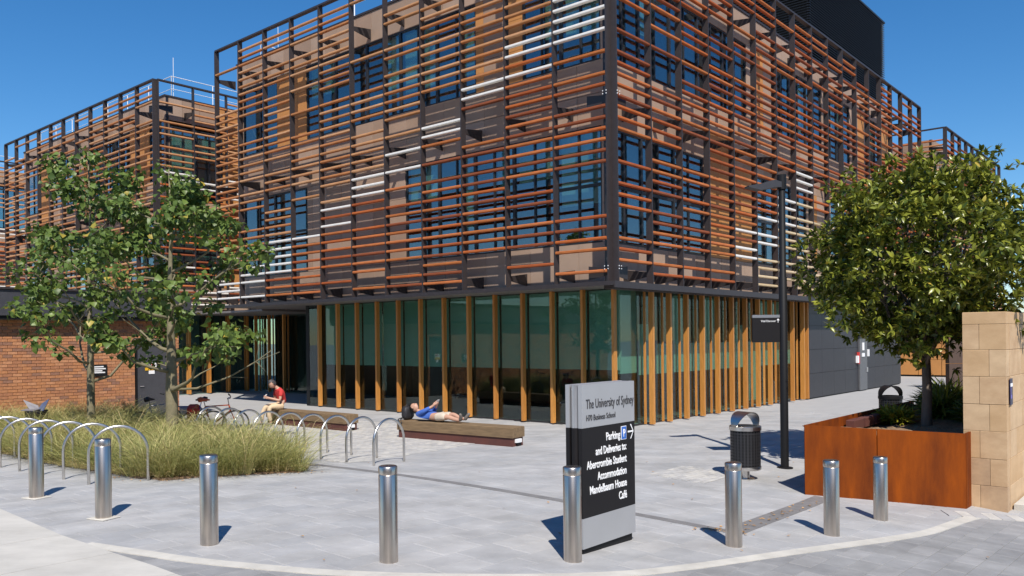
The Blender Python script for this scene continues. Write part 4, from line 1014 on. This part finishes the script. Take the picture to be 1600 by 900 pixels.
for i in range(8):
    p = h1 + uL * .98 * i
    o = link('cycle_hoop', HM2, None, (p[0], p[1], gz(*p)), ANG - .42); tag(o, 'stainless cycle hoop in the row along the street edge of the grass', 'cycle hoop', 'cycle hoops along the street side of the bed')

# information sign
sg = empty('information_sign', (.75, 8.99, gz(.9, 9.2) + .0), ANG); tag(sg, 'grey and black freestanding university direction sign beside a bollard', 'sign')
SWD, STH, SH = 1.06, .22, 1.86
mb = MB(); mb.box(.04, SWD - .03, .03, STH - .03, -.06, .07); mb.build('plinth', M['black'], sg)
for z0, z1, m in ((.07, .40, 'signsilver'), (.402, 1.385, 'signblack'), (1.387, SH, 'signsilver')):
    mb = MB(); mb.box(0, SWD, 0, .05, z0, z1); mb.build('front_panel', M[m], sg); mb = MB(); mb.box(0, SWD, STH - .05, STH, z0, z1); mb.build('back_panel', M[m], sg)
mb = MB(); mb.lathe([(.048, 1.388), (.048, SH - .004)], 20, (.035, STH / 2)); autosmooth(mb.build('edge_tube', M['signside'], sg)); mb = MB(); mb.lathe([(.048, .07), (.048, 1.384)], 20, (.035, STH / 2)); autosmooth(mb.build('edge_tube', M['signblack'], sg))
mb = MB(); mb.box(.06, SWD - .01, .051, STH - .051, .07, SH - .003); mb.build('core', M['signsilver'], sg)
def put(body, size, x, z, m, align='LEFT', sx=.72, bold=0.0):
    o = text_mesh(body, size, M[m], sg, align=align, sx=sx, bold=bold); o.location = (x, -.0035, z); o.rotation_euler = (R(90), 0, 0); return o
def fit(o, width):
    w = max(v.co.x for v in o.data.vertices) - min(v.co.x for v in o.data.vertices); o.data.transform(Matrix.Diagonal((width / w, 1, 1, 1)))
o = put('The University of Sydney', .150, .075, 1.595, 'dark_print'); fit(o, .965)
o = put('H70 Business School', .092, .075, 1.462, 'dark_print'); fit(o, .57)
RX = .875
for i, (tx, wd_) in enumerate((('and Deliveries to:', .62), ('Abercrombie Student', .80), ('Accommodation', .59), ('Mandelbaum House', .74), ('Café', .165))):
    o = put(tx, .125, RX, 1.07 - i * .140, 'white_print', 'RIGHT', bold=.002); fit(o, wd_)
o = put('Parking', .125, .745, 1.215, 'white_print', 'RIGHT', bold=.002); fit(o, .285)
mb = MB(); mb.box(.765, .875, -.006, -.001, 1.19, 1.345); mb.build('parking_frame', M['white_print'], sg)
mb = MB(); mb.box(.772, .868, -.0085, -.0065, 1.197, 1.338); mb.build('parking_symbol', M['blue_print'], sg)
o = put('P', .125, .797, 1.223, 'white_print', sx=.72, bold=.002); o.location.y = -.011
mb = MB(); mb.box(.91, 1.015, -.006, -.001, 1.262, 1.280)
for s_ in (1, -1): mb.poly([(1.03, -.005, 1.271), (1.03 - .012, -.005, 1.271 - s_ * .0), (.955, -.005, 1.271 + s_ * .085), (.978, -.005, 1.271 + s_ * .085)][::s_])
mb.build('arrow', M['white_print'], sg)

# lamp post with a finger sign
lp = empty('lamp_post', (5.14, 15.66, gz(5.14, 15.66))); tag(lp, 'black street lamp post with a flat angled lamp head beside the planter', 'street lamp')
mb = MB(); mb.lathe([(.075, -.05), (.075, 3.6), (.062, 3.62), (.062, 5.5), (.05, 5.53)], 20); autosmooth(mb.build('post', M['black'], lp))
mb = MB(); q = [(-.05, 5.40), (-.18, 5.44), (-.46, 5.36), (-.70, 5.32), (-.70, 5.295), (-.46, 5.24), (-.18, 5.30), (-.05, 5.30)]
mb.extrude(q, -.09, .09, 'y'); 
mb = MB(); mb.extrude([(p[0], p[1]) for p in q], -.1, .1, 'y'); mb.build('lamp_head', mat('lamp_grey', (.035, .035, .04), .5), lp, rotz=R(8))
mb = MB(); mb.lathe([(.085, 5.27), (.085, 5.55)], 16); autosmooth(mb.build('collar', M['black'], lp))
mb = MB(); mb.lathe([(.15, -.02), (.15, .012), (.09, .02)], 20); mb.build('base_flange', M['black'], lp)
fs = empty('finger_sign', (5.14, 15.66, gz(5.14, 15.66) + 2.38), 0); tag(fs, 'square black direction sign hung on the lamp post', 'sign')
mb = MB(); mb.box(-.59, -.076, -.03, .03, 0, .465); mb.build('board', M['signblack'], fs); mb = MB(); mb.box(-.59, -.076, -.03, .03, .467, .52); mb.build('header', M['signside'], fs)
o = text_mesh('Vital Discover', .055, M['white_print'], fs, align='RIGHT', sx=.9); o.location = (-.15, -.033, .385); o.rotation_euler = (R(90), 0, 0)
mb = MB(); mb.box(-.112, -.104, -.034, -.031, .372, .43); mb.poly([(-.135, -.0335, .415), (-.108, -.0335, .45), (-.081, -.0335, .415)]); mb.build('arrow', M['white_print'], fs)
mb = MB(); mb.box(-.1, .0, -.02, .02, .1, .13); mb.box(-.1, .0, -.02, .02, .36, .39); mb.build('clamp', M['black'], fs)

# litter bins
def make_bin(label, x, y, rot, dark=False):
    r = empty('litter_bin', (x, y, gz(x, y)), rot); tag(r, label, 'litter bin', 'perforated litter bins')
    ms = M['black'] if dark else M['hoop']
    mb = MB(); mb.lathe([(.15, -.01), (.15, .012), (.07, .02), (.07, .19)], 20); autosmooth(mb.build('pedestal', ms, r))
    mb = MB(); mb.lathe([(.262, .17), (.27, .18), (.27, .225), (.262, .23)], 32); autosmooth(mb.build('bottom_ring', ms, r))
    mb = MB(); nn, nr = 28, 12
    for k in range(nn): a = 2 * math.pi * k / nn; mb.box(-.003, .003, -.013, .013, .22, .87, xf=Matrix.Rotation(a, 4, 'Z') @ Matrix.Translation((.255, 0, 0)))
    for j in range(nr + 1):
        z = .23 + j * .63 / nr
        for k in range(nn):
            a0, a1 = 2 * math.pi * k / nn, 2 * math.pi * (k + 1) / nn
            mb.quad((.2595 * math.cos(a0), .2595 * math.sin(a0), z - .012), (.2595 * math.cos(a1), .2595 * math.sin(a1), z - .012), (.2595 * math.cos(a1), .2595 * math.sin(a1), z + .012), (.2595 * math.cos(a0), .2595 * math.sin(a0), z + .012))
    mb.build('perforated_basket', mat('basket_steel', (.035, .035, .038), .38, .3) if 'basket_steel' not in bpy.data.materials else bpy.data.materials['basket_steel'], r)
    mb = MB(); mb.lathe([(.225, .24), (.225, .80), (.215, .80), (.215, .25)], 24); mb.build('liner', mat('bin_liner', (.006, .006, .006), .6) if 'bin_liner' not in bpy.data.materials else bpy.data.materials['bin_liner'], r)
    mb = MB(); n = 36
    prf = [(.275, .86), (.275, .925), (.262, .935), (.20, .935), (.20, .86)]
    for i in range(len(prf)):
        (r0, z0), (r1, z1) = prf[i], prf[(i + 1) % len(prf)]
        for k in range(n):
            a0, a1 = 2 * math.pi * k / n, 2 * math.pi * (k + 1) / n
            mb.quad((r0 * math.cos(a0), r0 * math.sin(a0), z0), (r0 * math.cos(a1), r0 * math.sin(a1), z0), (r1 * math.cos(a1), r1 * math.sin(a1), z1), (r1 * math.cos(a0), r1 * math.sin(a0), z1))
    autosmooth(mb.build('rim', ms, r))
    mb = MB(); n = 18
    for k in range(n):
        a0, a1 = math.pi * k / n, math.pi * (k + 1) / n
        P_ = lambda a, w, rr: (math.cos(a) * rr, w, .92 + math.sin(a) * (rr - .02))
        w0, w1 = .055 + .11 * math.sin(a0), .055 + .11 * math.sin(a1)
        for rr, fl_ in ((.278, 1), (.268, -1)):
            q = [P_(a0, -w0, rr), P_(a1, -w1, rr), P_(a1, w1, rr), P_(a0, w0, rr)]; mb.quad(*(q if fl_ > 0 else q[::-1]))
        for s_ in (1, -1): q = [P_(a0, s_ * w0, .268), P_(a1, s_ * w1, .268), P_(a1, s_ * w1, .278), P_(a0, s_ * w0, .278)]; mb.quad(*q)
    autosmooth(mb.build('hood', ms, r))
make_bin('steel-hooped perforated litter bin standing in the open beside the lamp post', 4.08, 14.53, R(32))
make_bin('dark-hooded litter bin half hidden behind the edge of the rusted planter', 9.0, 19.7, R(10), True)

# benches
def make_bench(label, a, b, bk_):
    a, b = np.array(a), np.array(b); ln = np.linalg.norm(b - a); ang = math.atan2(*(b - a)[::-1]); wd = .46
    r = empty('timber_bench', (a[0], a[1], 0), ang); tag(r, label, 'bench', 'sleeper benches on the plaza')
    mb = MB(); mb.bbox(.03, ln - .03, .03, wd - .03, 0, .19, .004); mb.build('steel_base', M['cortendark'], r)
    for k in range(2): mb = MB(); mb.bbox(0, ln, k * wd / 2 + .002, (k + 1) * wd / 2 - .002, .195, .43 + rnd.uniform(-.004, .004), .012); mb.build('sleeper', M['sleeper'], r)
    mb = MB(); mb.bbox(ln - .028, ln + .025, .12, .32, .085, .165, .006); mb.build('bench_light', M['whitemetal'], r)
    mb = MB(); mb.box(ln - .028, ln + .006, .17, .32, .03, .083); mb.build('light_recess', M['black'], r)
    return r, ang
bench2, ang2 = make_bench('timber sleeper bench carrying the person lying down', (-2.84, 20.24), (-.01, 18.19), 0)
bench1, ang1 = make_bench('timber sleeper bench with the seated person in red', (-7.16, 23.99), (-4.41, 21.67), 0)

# ------------------------------------------------------------------ people
def skin(name, V, E, Rr, m, parent, sub=2, root=0):
    me = bpy.data.meshes.new(name); me.from_pydata(V, E, []); me.materials.append(m); o = link(name, me, parent)
    md = o.modifiers.new('skin', 'SKIN'); md.use_smooth_shade = True
    for i, s_ in enumerate(me.skin_vertices[0].data): r = Rr[i]; s_.radius = r if isinstance(r, tuple) else (r, r); s_.use_root = (i == root)
    sb = o.modifiers.new('sub', 'SUBSURF'); sb.levels = sub; sb.render_levels = sub; return o
class Sk:
    def __init__(s): s.V = []; s.E = []; s.R = []
    def chain(s, pts, start=None):
        prev = start; first = None
        for p, r in pts:
            s.V.append(p); s.R.append(r); i = len(s.V) - 1
            if prev is not None: s.E.append((prev, i))
            if first is None: first = i
            prev = i
        return prev
def hand(sk, wrist_i, wrist, d, palm_n, sidev, k=1.0):
    w, d, sv_ = Vector(wrist), Vector(d).normalized(), Vector(sidev).normalized(); pn = Vector(palm_n).normalized()
    palm = sk.chain([(tuple(w + d * .055 * k), .028 * k)], wrist_i)
    for f, (o_, l) in enumerate(((-.03, .075), (-.01, .085), (.01, .08), (.03, .065))):
        b_ = w + d * .085 * k + sv_ * o_ * k; sk.chain([(tuple(b_), .0095 * k), (tuple(b_ + d * l * .5 * k + pn * .012), .009 * k), (tuple(b_ + d * l * .75 * k + pn * .045), .008 * k)], palm)
    sk.chain([(tuple(w + d * .03 * k - sv_ * .04 * k + pn * .02), .0105 * k), (tuple(w + d * .07 * k - sv_ * .05 * k + pn * .045), .009 * k)], palm)
def head(parent, c, fwd, up, hair_m, r=.098):
    f, u = Vector(fwd).normalized(), Vector(up).normalized(); s_ = f.cross(u).normalized(); u = s_.cross(f).normalized(); c = Vector(c)
    Mx = Matrix((s_, f, u)).transposed().to_4x4(); Mx.translation = c
    import bmesh
    bm = bmesh.new(); bmesh.ops.create_uvsphere(bm, u_segments=20, v_segments=14, radius=1)
    for v in bm.verts:
        x, y, z = v.co; wq = .078 * (1 - .22 * max(0, -z)); v.co = Vector((x * wq, y * .098 + (.012 if z < -.2 and y > 0 else 0), z * .122))
        if y > .8 and abs(x) < .3 and -.3 < z < .1: v.co.y += .02
    bm.transform(Mx); me = bpy.data.meshes.new('head'); bm.to_mesh(me); bm.free(); me.materials.append(M['skin']); me.polygons.foreach_set('use_smooth', [True] * len(me.polygons)); hd = link('head', me, parent)
    bm = bmesh.new(); bmesh.ops.create_uvsphere(bm, u_segments=20, v_segments=14, radius=1)
    bmesh.ops.delete(bm, geom=[v for v in bm.verts if (v.co.y > .25 and v.co.z < .5) or v.co.z < -.45], context='VERTS')
    for v in bm.verts: x, y, z = v.co; n_ = 1 + .05 * math.sin(17 * x + 11 * z) ; v.co = Vector((x * .091 * n_, (y * .112 - .004) * n_, z * .137 * n_ + .004))
    bm.transform(Mx); me = bpy.data.meshes.new('hair'); bm.to_mesh(me); bm.free(); me.materials.append(hair_m); me.polygons.foreach_set('use_smooth', [True] * len(me.polygons)); link('hair', me, hd)
    for sx in (-1, 1):
        mb = MB(); mb.lathe([(.0, -.03), (.014, -.02), (.018, 0), (.014, .022), (.0, .03)], 8); o = mb.build('ear', M['skin'], hd, smooth=True); o.matrix_local = Mx @ Matrix.Translation((sx * .079, -.005, 0)) @ Matrix.Diagonal((.6, 1, 1, 1))
        mb = MB(); mb.lathe([(.0, -.008), (.009, 0), (.0, .008)], 8); o = mb.build('eye', M['dark_print'], hd); o.matrix_local = Mx @ Matrix.Translation((sx * .032, .088, .012))
    return hd
# seated person: local frame, +x forward (facing), z up; hips on the bench at z=.43
bx_, by_ = np.array((-7.16, 23.99)) + np.array([math.cos(ang1), math.sin(ang1)]) * .55 + np.array([-math.sin(ang1), math.cos(ang1)]) * .18
p1 = empty('person', (float(bx_), float(by_), 0), math.atan2(-.60, -.80)); tag(p1, 'person in red shirt and cream trousers sitting hunched over a phone', 'person')
sk = Sk(); pel = sk.chain([((0, 0, .55), (.135, .12))]); chest = sk.chain([((.02, 0, .72), (.13, .115)), ((.08, 0, .90), (.15, .12)), ((.12, 0, 1.0), (.12, .1)), ((.17, 0, 1.07), .05), ((.22, 0, 1.12), .05)], pel)
for s_ in (1, -1):
    sk.chain([((.10, .11 * s_, .53), .092), ((.44, .15 * s_, .52), .062), ((.50 - .05 * s_, .15 * s_, .28), .052), ((.47 - .08 * s_, .15 * s_, .07), .036), ((.58 - .08 * s_, .155 * s_, .035), .034)], pel)
    el = (.16, .235 * s_, .70); wr = (.40, .09 * s_, .775)
    a = sk.chain([((.10, .185 * s_, .97), .058), (el, .043), (wr, .029)], 2); hand(sk, a, wr, (.9, -.25 * s_, .25), (0, -s_, .3), (0, 0, 1))
skin('body', sk.V, sk.E, sk.R, M['skin'], p1)
sh = Sk(); c0 = sh.chain([((-.005, 0, .57), (.15, .135)), ((.02, 0, .72), (.145, .128)), ((.08, 0, .90), (.166, .134)), ((.125, 0, 1.01), (.125, .1)), ((.155, 0, 1.055), .062)])
for s_ in (1, -1): sh.chain([((.10, .19 * s_, .965), .07), ((.14, .225 * s_, .80), .062)], 2)
skin('shirt', sh.V, sh.E, sh.R, M['red'], p1)
tr = Sk(); c0 = tr.chain([((0, 0, .54), (.15, .13))])
for s_ in (1, -1): tr.chain([((.10, .11 * s_, .53), .103), ((.44, .15 * s_, .53), .074), ((.50 - .05 * s_, .15 * s_, .28), .066), ((.475 - .075 * s_, .15 * s_, .11), .056)], c0)
skin('trousers', tr.V, tr.E, tr.R, M['chino'], p1)
for s_ in (1, -1): so2 = Sk(); so2.chain([((.44 - .08 * s_, .15 * s_, .05), .045), ((.55 - .08 * s_, .155 * s_, .045), .043), ((.66 - .08 * s_, .16 * s_, .035), .034)]); skin('shoe', so2.V, so2.E, so2.R, M['shoe'], p1)
head(p1, (.29, 0, 1.17), (.75, .0, -.65), (.6, 0, .8), M['hairgrey'])
ph = MB(); ph.bbox(-.035, .035, -.004, .004, -.07, .07, .003); pho = ph.build('mobile_phone', M['phone']); pm = Matrix.Translation((float(bx_), float(by_), 0)) @ Matrix.Rotation(math.atan2(-.60, -.80), 4, 'Z') @ Matrix.Translation((.50, .0, .83)) @ Matrix.Rotation(R(90), 4, 'Z') @ Matrix.Rotation(R(-35), 4, 'X')
pho.matrix_world = pm; tag(pho, 'pale phone held in the hands of the person in red', 'phone')
# lying person: local +x from head to feet along bench 2, z=0 at bench top
org = np.array((-2.84, 20.24)) + np.array([math.cos(ang2), math.sin(ang2)]) * .44 + np.array([-math.sin(ang2), math.cos(ang2)]) * .22
p2 = empty('person', (float(org[0]), float(org[1]), .435), ang2); tag(p2, 'person in blue top and beige shorts lying on their back along the bench', 'person')
sk = Sk(); pel = sk.chain([((.72, 0, .115), (.135, .105))]); ch = sk.chain([((.52, 0, .115), (.13, .10)), ((.30, 0, .135), (.155, .11)), ((.17, 0, .17), (.11, .08)), ((.08, 0, .215), .05), ((.03, 0, .25), .05)], pel)
for s_, (kx_, kz_, fx, fy) in ((1, (1.12, .17, 1.50, .0)), (-1, (1.10, .13, 1.46, -.05))):
    sk.chain([((.80, .09 * s_, .11), .09), ((kx_, .09 * s_, kz_), .06), ((1.30, .06 * s_ + fy * .3, kz_ * .62), .052), ((fx, .035 * s_ + fy, .065 if s_ < 0 else .085), .034), ((fx + .04, .035 * s_ + fy * 1.4, .15 if s_ > 0 else .12), .032)], pel)
    el = (.42, .20 * s_, .24); wr = (.60, .06 * s_, .37); a = sk.chain([((.23, .19 * s_, .165), .058), (el, .043), (wr, .029)], 2); hand(sk, a, wr, (.55, -.2 * s_, .6), (-.2, -s_, .1), (1, 0, -.6))
skin('body', sk.V, sk.E, sk.R, M['skin'], p2)
sh = Sk(); sh.chain([((.70, 0, .12), (.148, .115)), ((.52, 0, .12), (.145, .115)), ((.30, 0, .142), (.17, .124)), ((.18, 0, .175), (.12, .09)), ((.125, 0, .2), .06)])
for s_ in (1, -1): sh.chain([((.23, .195 * s_, .168), .07), ((.42, .203 * s_, .24), .058), ((.55, .10 * s_, .335), .044)], 2)
skin('shirt', sh.V, sh.E, sh.R, M['blue'], p2)
tr = Sk(); c0 = tr.chain([((.70, 0, .118), (.15, .118))])
for s_ in (1, -1): tr.chain([((.80, .09 * s_, .115), .108), ((1.05, .09 * s_, .16 if s_ > 0 else .135), .092)], c0)
skin('shorts', tr.V, tr.E, tr.R, M['khaki'], p2)
for s_, fx, fy in ((1, 1.50, .0), (-1, 1.46, -.05)):
    so2 = Sk(); so2.chain([((fx - .01, .035 * s_ + fy, .06 if s_ < 0 else .07), .046), ((fx + .05, .035 * s_ + fy * 1.6, .14), .045), ((fx + .10 + .03 * s_, .05 * s_ + fy * 2.6, .235), .034)]); skin('shoe', so2.V, so2.E, so2.R, M['shoe'], p2)
head(p2, (-.06, 0, .30), (.42, 0, .9), (-.9, 0, .42), M['hairdark'])
ph = MB(); ph.bbox(-.035, .035, -.004, .004, -.07, .07, .003); pho = ph.build('mobile_phone', M['phone'])
pho.matrix_world = Matrix.Translation((float(org[0]), float(org[1]), .435)) @ Matrix.Rotation(ang2, 4, 'Z') @ Matrix.Translation((.685, 0, .46)) @ Matrix.Rotation(R(90), 4, 'Z') @ Matrix.Rotation(R(35), 4, 'X'); tag(pho, 'pale phone held above the chest of the person lying down', 'phone')
bp = empty('backpack', (float(org[0] - .17 * math.cos(ang2)), float(org[1] - .17 * math.sin(ang2)), .435), ang2); tag(bp, 'black backpack propping up the head of the person on the bench', 'backpack')
import bmesh
bm = bmesh.new(); bmesh.ops.create_cube(bm, size=1); bmesh.ops.subdivide_edges(bm, edges=bm.edges[:], cuts=5, use_grid_fill=True)
for v in bm.verts: p = v.co * 2; l = (abs(p.x) ** 3.2 + abs(p.y) ** 3.2 + abs(p.z) ** 3.2) ** (1 / 3.2); p = p / l; n_ = 1 + .06 * math.sin(9 * p.x + 5 * p.z) * math.sin(7 * p.y); v.co = Vector((p.x * .10 * n_ - .11, p.y * .17 * n_, (p.z * .165 + .16) * n_))
me = bpy.data.meshes.new('bag_body'); bm.to_mesh(me); bm.free(); me.materials.append(M['bag']); me.polygons.foreach_set('use_smooth', [True] * len(me.polygons)); bg = link('bag_body', me, bp)
mb = MB(); mb.tube([(-.1, -.1, .31), (-.09, -.04, .37), (-.09, .04, .37), (-.1, .1, .31)], .012, 6); mb.build('handle', M['bag'], bp)
for y_ in (-.19, -.1): mb = MB(); mb.tube([(-.14, y_ + .05, .06), (-.2, y_ - .02, .03), (-.17, y_ - .09 , .015), (-.1, y_ - .13, -.08)], .014, 6); mb.build('strap', M['bag'], bp)
mb = MB(); mb.bbox(-.215, -.17, -.1, .1, .05, .2, .02); mb.build('front_pocket', M['bag'], bp)

# ------------------------------------------------------------------ bicycles
def make_bike(label, x, y, rot, frame_m, saddle_m, lean=8, basket=None):
    r = empty('bicycle', (x, y, gz(x, y))); r.rotation_euler = (R(lean), 0, rot); tag(r, label, 'bicycle', 'bicycles parked at the hoops')
    def torus(R_, r_, c, n=28, k=6):
        mb = MB(); mb.tube([(c[0] + R_ * math.cos(2 * math.pi * i / n), 0, c[2] + R_ * math.sin(2 * math.pi * i / n)) for i in range(n + 1)], r_, k, cap=False); return mb
    for c in ((-.5, 0, .335), (.52, 0, .335)):
        w = torus(.318, .017, c).build('wheel', M['tyre'], r, smooth=True); torus(.298, .011, c).build('rim', M['chrome'], w, smooth=True)
        mb = MB()
        for i in range(18): a = i * 2 * math.pi / 18; mb.tube([c, (c[0] + .295 * math.cos(a), 0, c[2] + .295 * math.sin(a))], .0022, 3)
        mb.build('spokes', M['chrome'], w)
    mb = MB(); bbk = (-.07, 0, .29); st_ = (-.2, 0, .78); hd_ = (.36, 0, .80); hl = (.40, 0, .66)
    for a, b, r_ in ((bbk, st_, .017), (st_, hd_, .015), (bbk, hl, .018), (hd_, hl, .02), (bbk, (-.5, 0, .335), .011), (st_, (-.5, 0, .335), .009), (hl, (.52, 0, .335), .013)): mb.tube([a, b], r_, 8)
    mb.build('frame', frame_m, r, smooth=True)
    mb = MB(); mb.tube([st_, (-.235, 0, .93)], .013, 8); mb.build('seat_post', M['chrome'], r)
    mb = MB(); mb.tube([(-.37, 0, .95), (-.3, 0, .965), (-.2, 0, .955), (-.09, 0, .945)], [.06, .068, .035, .018], 8); mb.build('saddle', saddle_m, r, smooth=True)
    mb = MB(); mb.tube([hd_, (.335, 0, .98), (.4, 0, 1.0)], .013, 8); mb.tube([(.36, -.29, 1.02), (.4, -.12, 1.0), (.4, .12, 1.0), (.36, .29, 1.02)], .012, 8); mb.build('handlebar', M['chrome'], r, smooth=True)
    for s_ in (-1, 1): mb = MB(); mb.tube([(.37, .18 * s_, 1.016), (.345, .30 * s_, 1.022)], .017, 8); mb.build('grip', M['tyre'], r)
    mb = MB(); mb.lathe([(.09, -.004), (.09, .004)], 18); ck = mb.build('chainring', M['chrome'], r); ck.location = (-.07, -.05, .29); ck.rotation_euler = (R(90), 0, 0)
    if basket: mb = MB(); mb.bbox(-.62, -.34, -.2, .2, .5, .82, .05); mb.build('pannier', basket, r)
    return r
make_bike('grey bicycle with straight handlebar in front of the dark door', -9.25, 21.3, R(64), mat('bike_grey', (.3, .3, .32), .4), M['bag'])
make_bike('blue bicycle with black saddle just behind the pale forked trunk', -8.0, 20.6, R(200), M['bikeblue'], M['bag'])
make_bike('orange bicycle with orange saddle and red pannier beside the hoops', -7.55, 20.9, R(17), M['bikeorange'], M['bikeorange'], basket=mat('pannier_red', (.55, .03, .02), .6))

# dark tub with folded boards standing in it, by the brick wall
tb = empty('waste_tub', (-11.75, 20.4, 0)); tag(tb, 'dark tub with grey and blue folded boards sticking out, by the brick wall', 'tub')
mb = MB(); mb.lathe([(.22, 0), (.25, .68), (.26, .73), (.25, .75), (.24, .72), (.23, .66)], 20); autosmooth(mb.build('tub', M['black'], tb))
def board(pts, th, m): 
    mb = MB(); a = [Vector(p) for p in pts]; n_ = (a[1] - a[0]).cross(a[2] - a[0]).normalized() * th; q = [p + n_ for p in a]; mb.poly([tuple(p) for p in a]); mb.poly([tuple(p) for p in q][::-1])
    for k in range(len(a)): l = (k + 1) % len(a); mb.quad(tuple(a[l]), tuple(a[k]), tuple(q[k]), tuple(q[l]))
    return mb.build('folded_board', m, tb)
board([(-.30, -.05, 1.02), (-.05, -.1, .68), (.1, -.05, .70), (.02, .05, .86)], .012, M['cardgrey']); board([(.02, -.05, .70), (.2, -.05, .73), (.3, .05, 1.03), (.12, .05, .92)], .012, M['cardblue']); board([(-.27, -.2, .755), (.1, -.24, .755), (.14, .1, .79), (-.23, .15, .79)], .02, M['cardgrey'])

# fallen leaves lying in the drain channel and about the plaza
lv = MB()
def leaf_litter(x, y):
    a = rnd.uniform(0, 6.28); s_ = rnd.uniform(.015, .035); z = gz(x, y) + .012
    q = [(x + math.cos(a + k) * s_ * w, y + math.sin(a + k) * s_ * w, z + rnd.uniform(0, .016)) for k, w in ((0, 1), (1.2, .5), (3.14, 1), (4.4, .5))]; lv.poly(q)
for i in range(70):
    f = rnd.random() ** 1.6; p = CH1 + (CH2 - CH1) * f * .9; leaf_litter(p[0] + rnd.gauss(0, .09), p[1] + rnd.gauss(0, .06))
for i in range(45): p = CH1 + np.array([rnd.gauss(-.12, .16), rnd.gauss(.03, .07)]); leaf_litter(p[0], p[1])
for i in range(35):
    x, y = rnd.uniform(-6, 7), rnd.uniform(8.5, 17)
    if zone(x, y) != 'conc': leaf_litter(x, y)
for i in range(90): a = np.array(BED[rnd.randrange(0, 5)]); leaf_litter(a[0] + rnd.uniform(-.6, .5), a[1] + rnd.uniform(-.22, .12))
tag(lv.build('fallen_leaves', M['dryleaf']), 'small dry brown leaves scattered over the paving', 'leaves', kind='stuff')
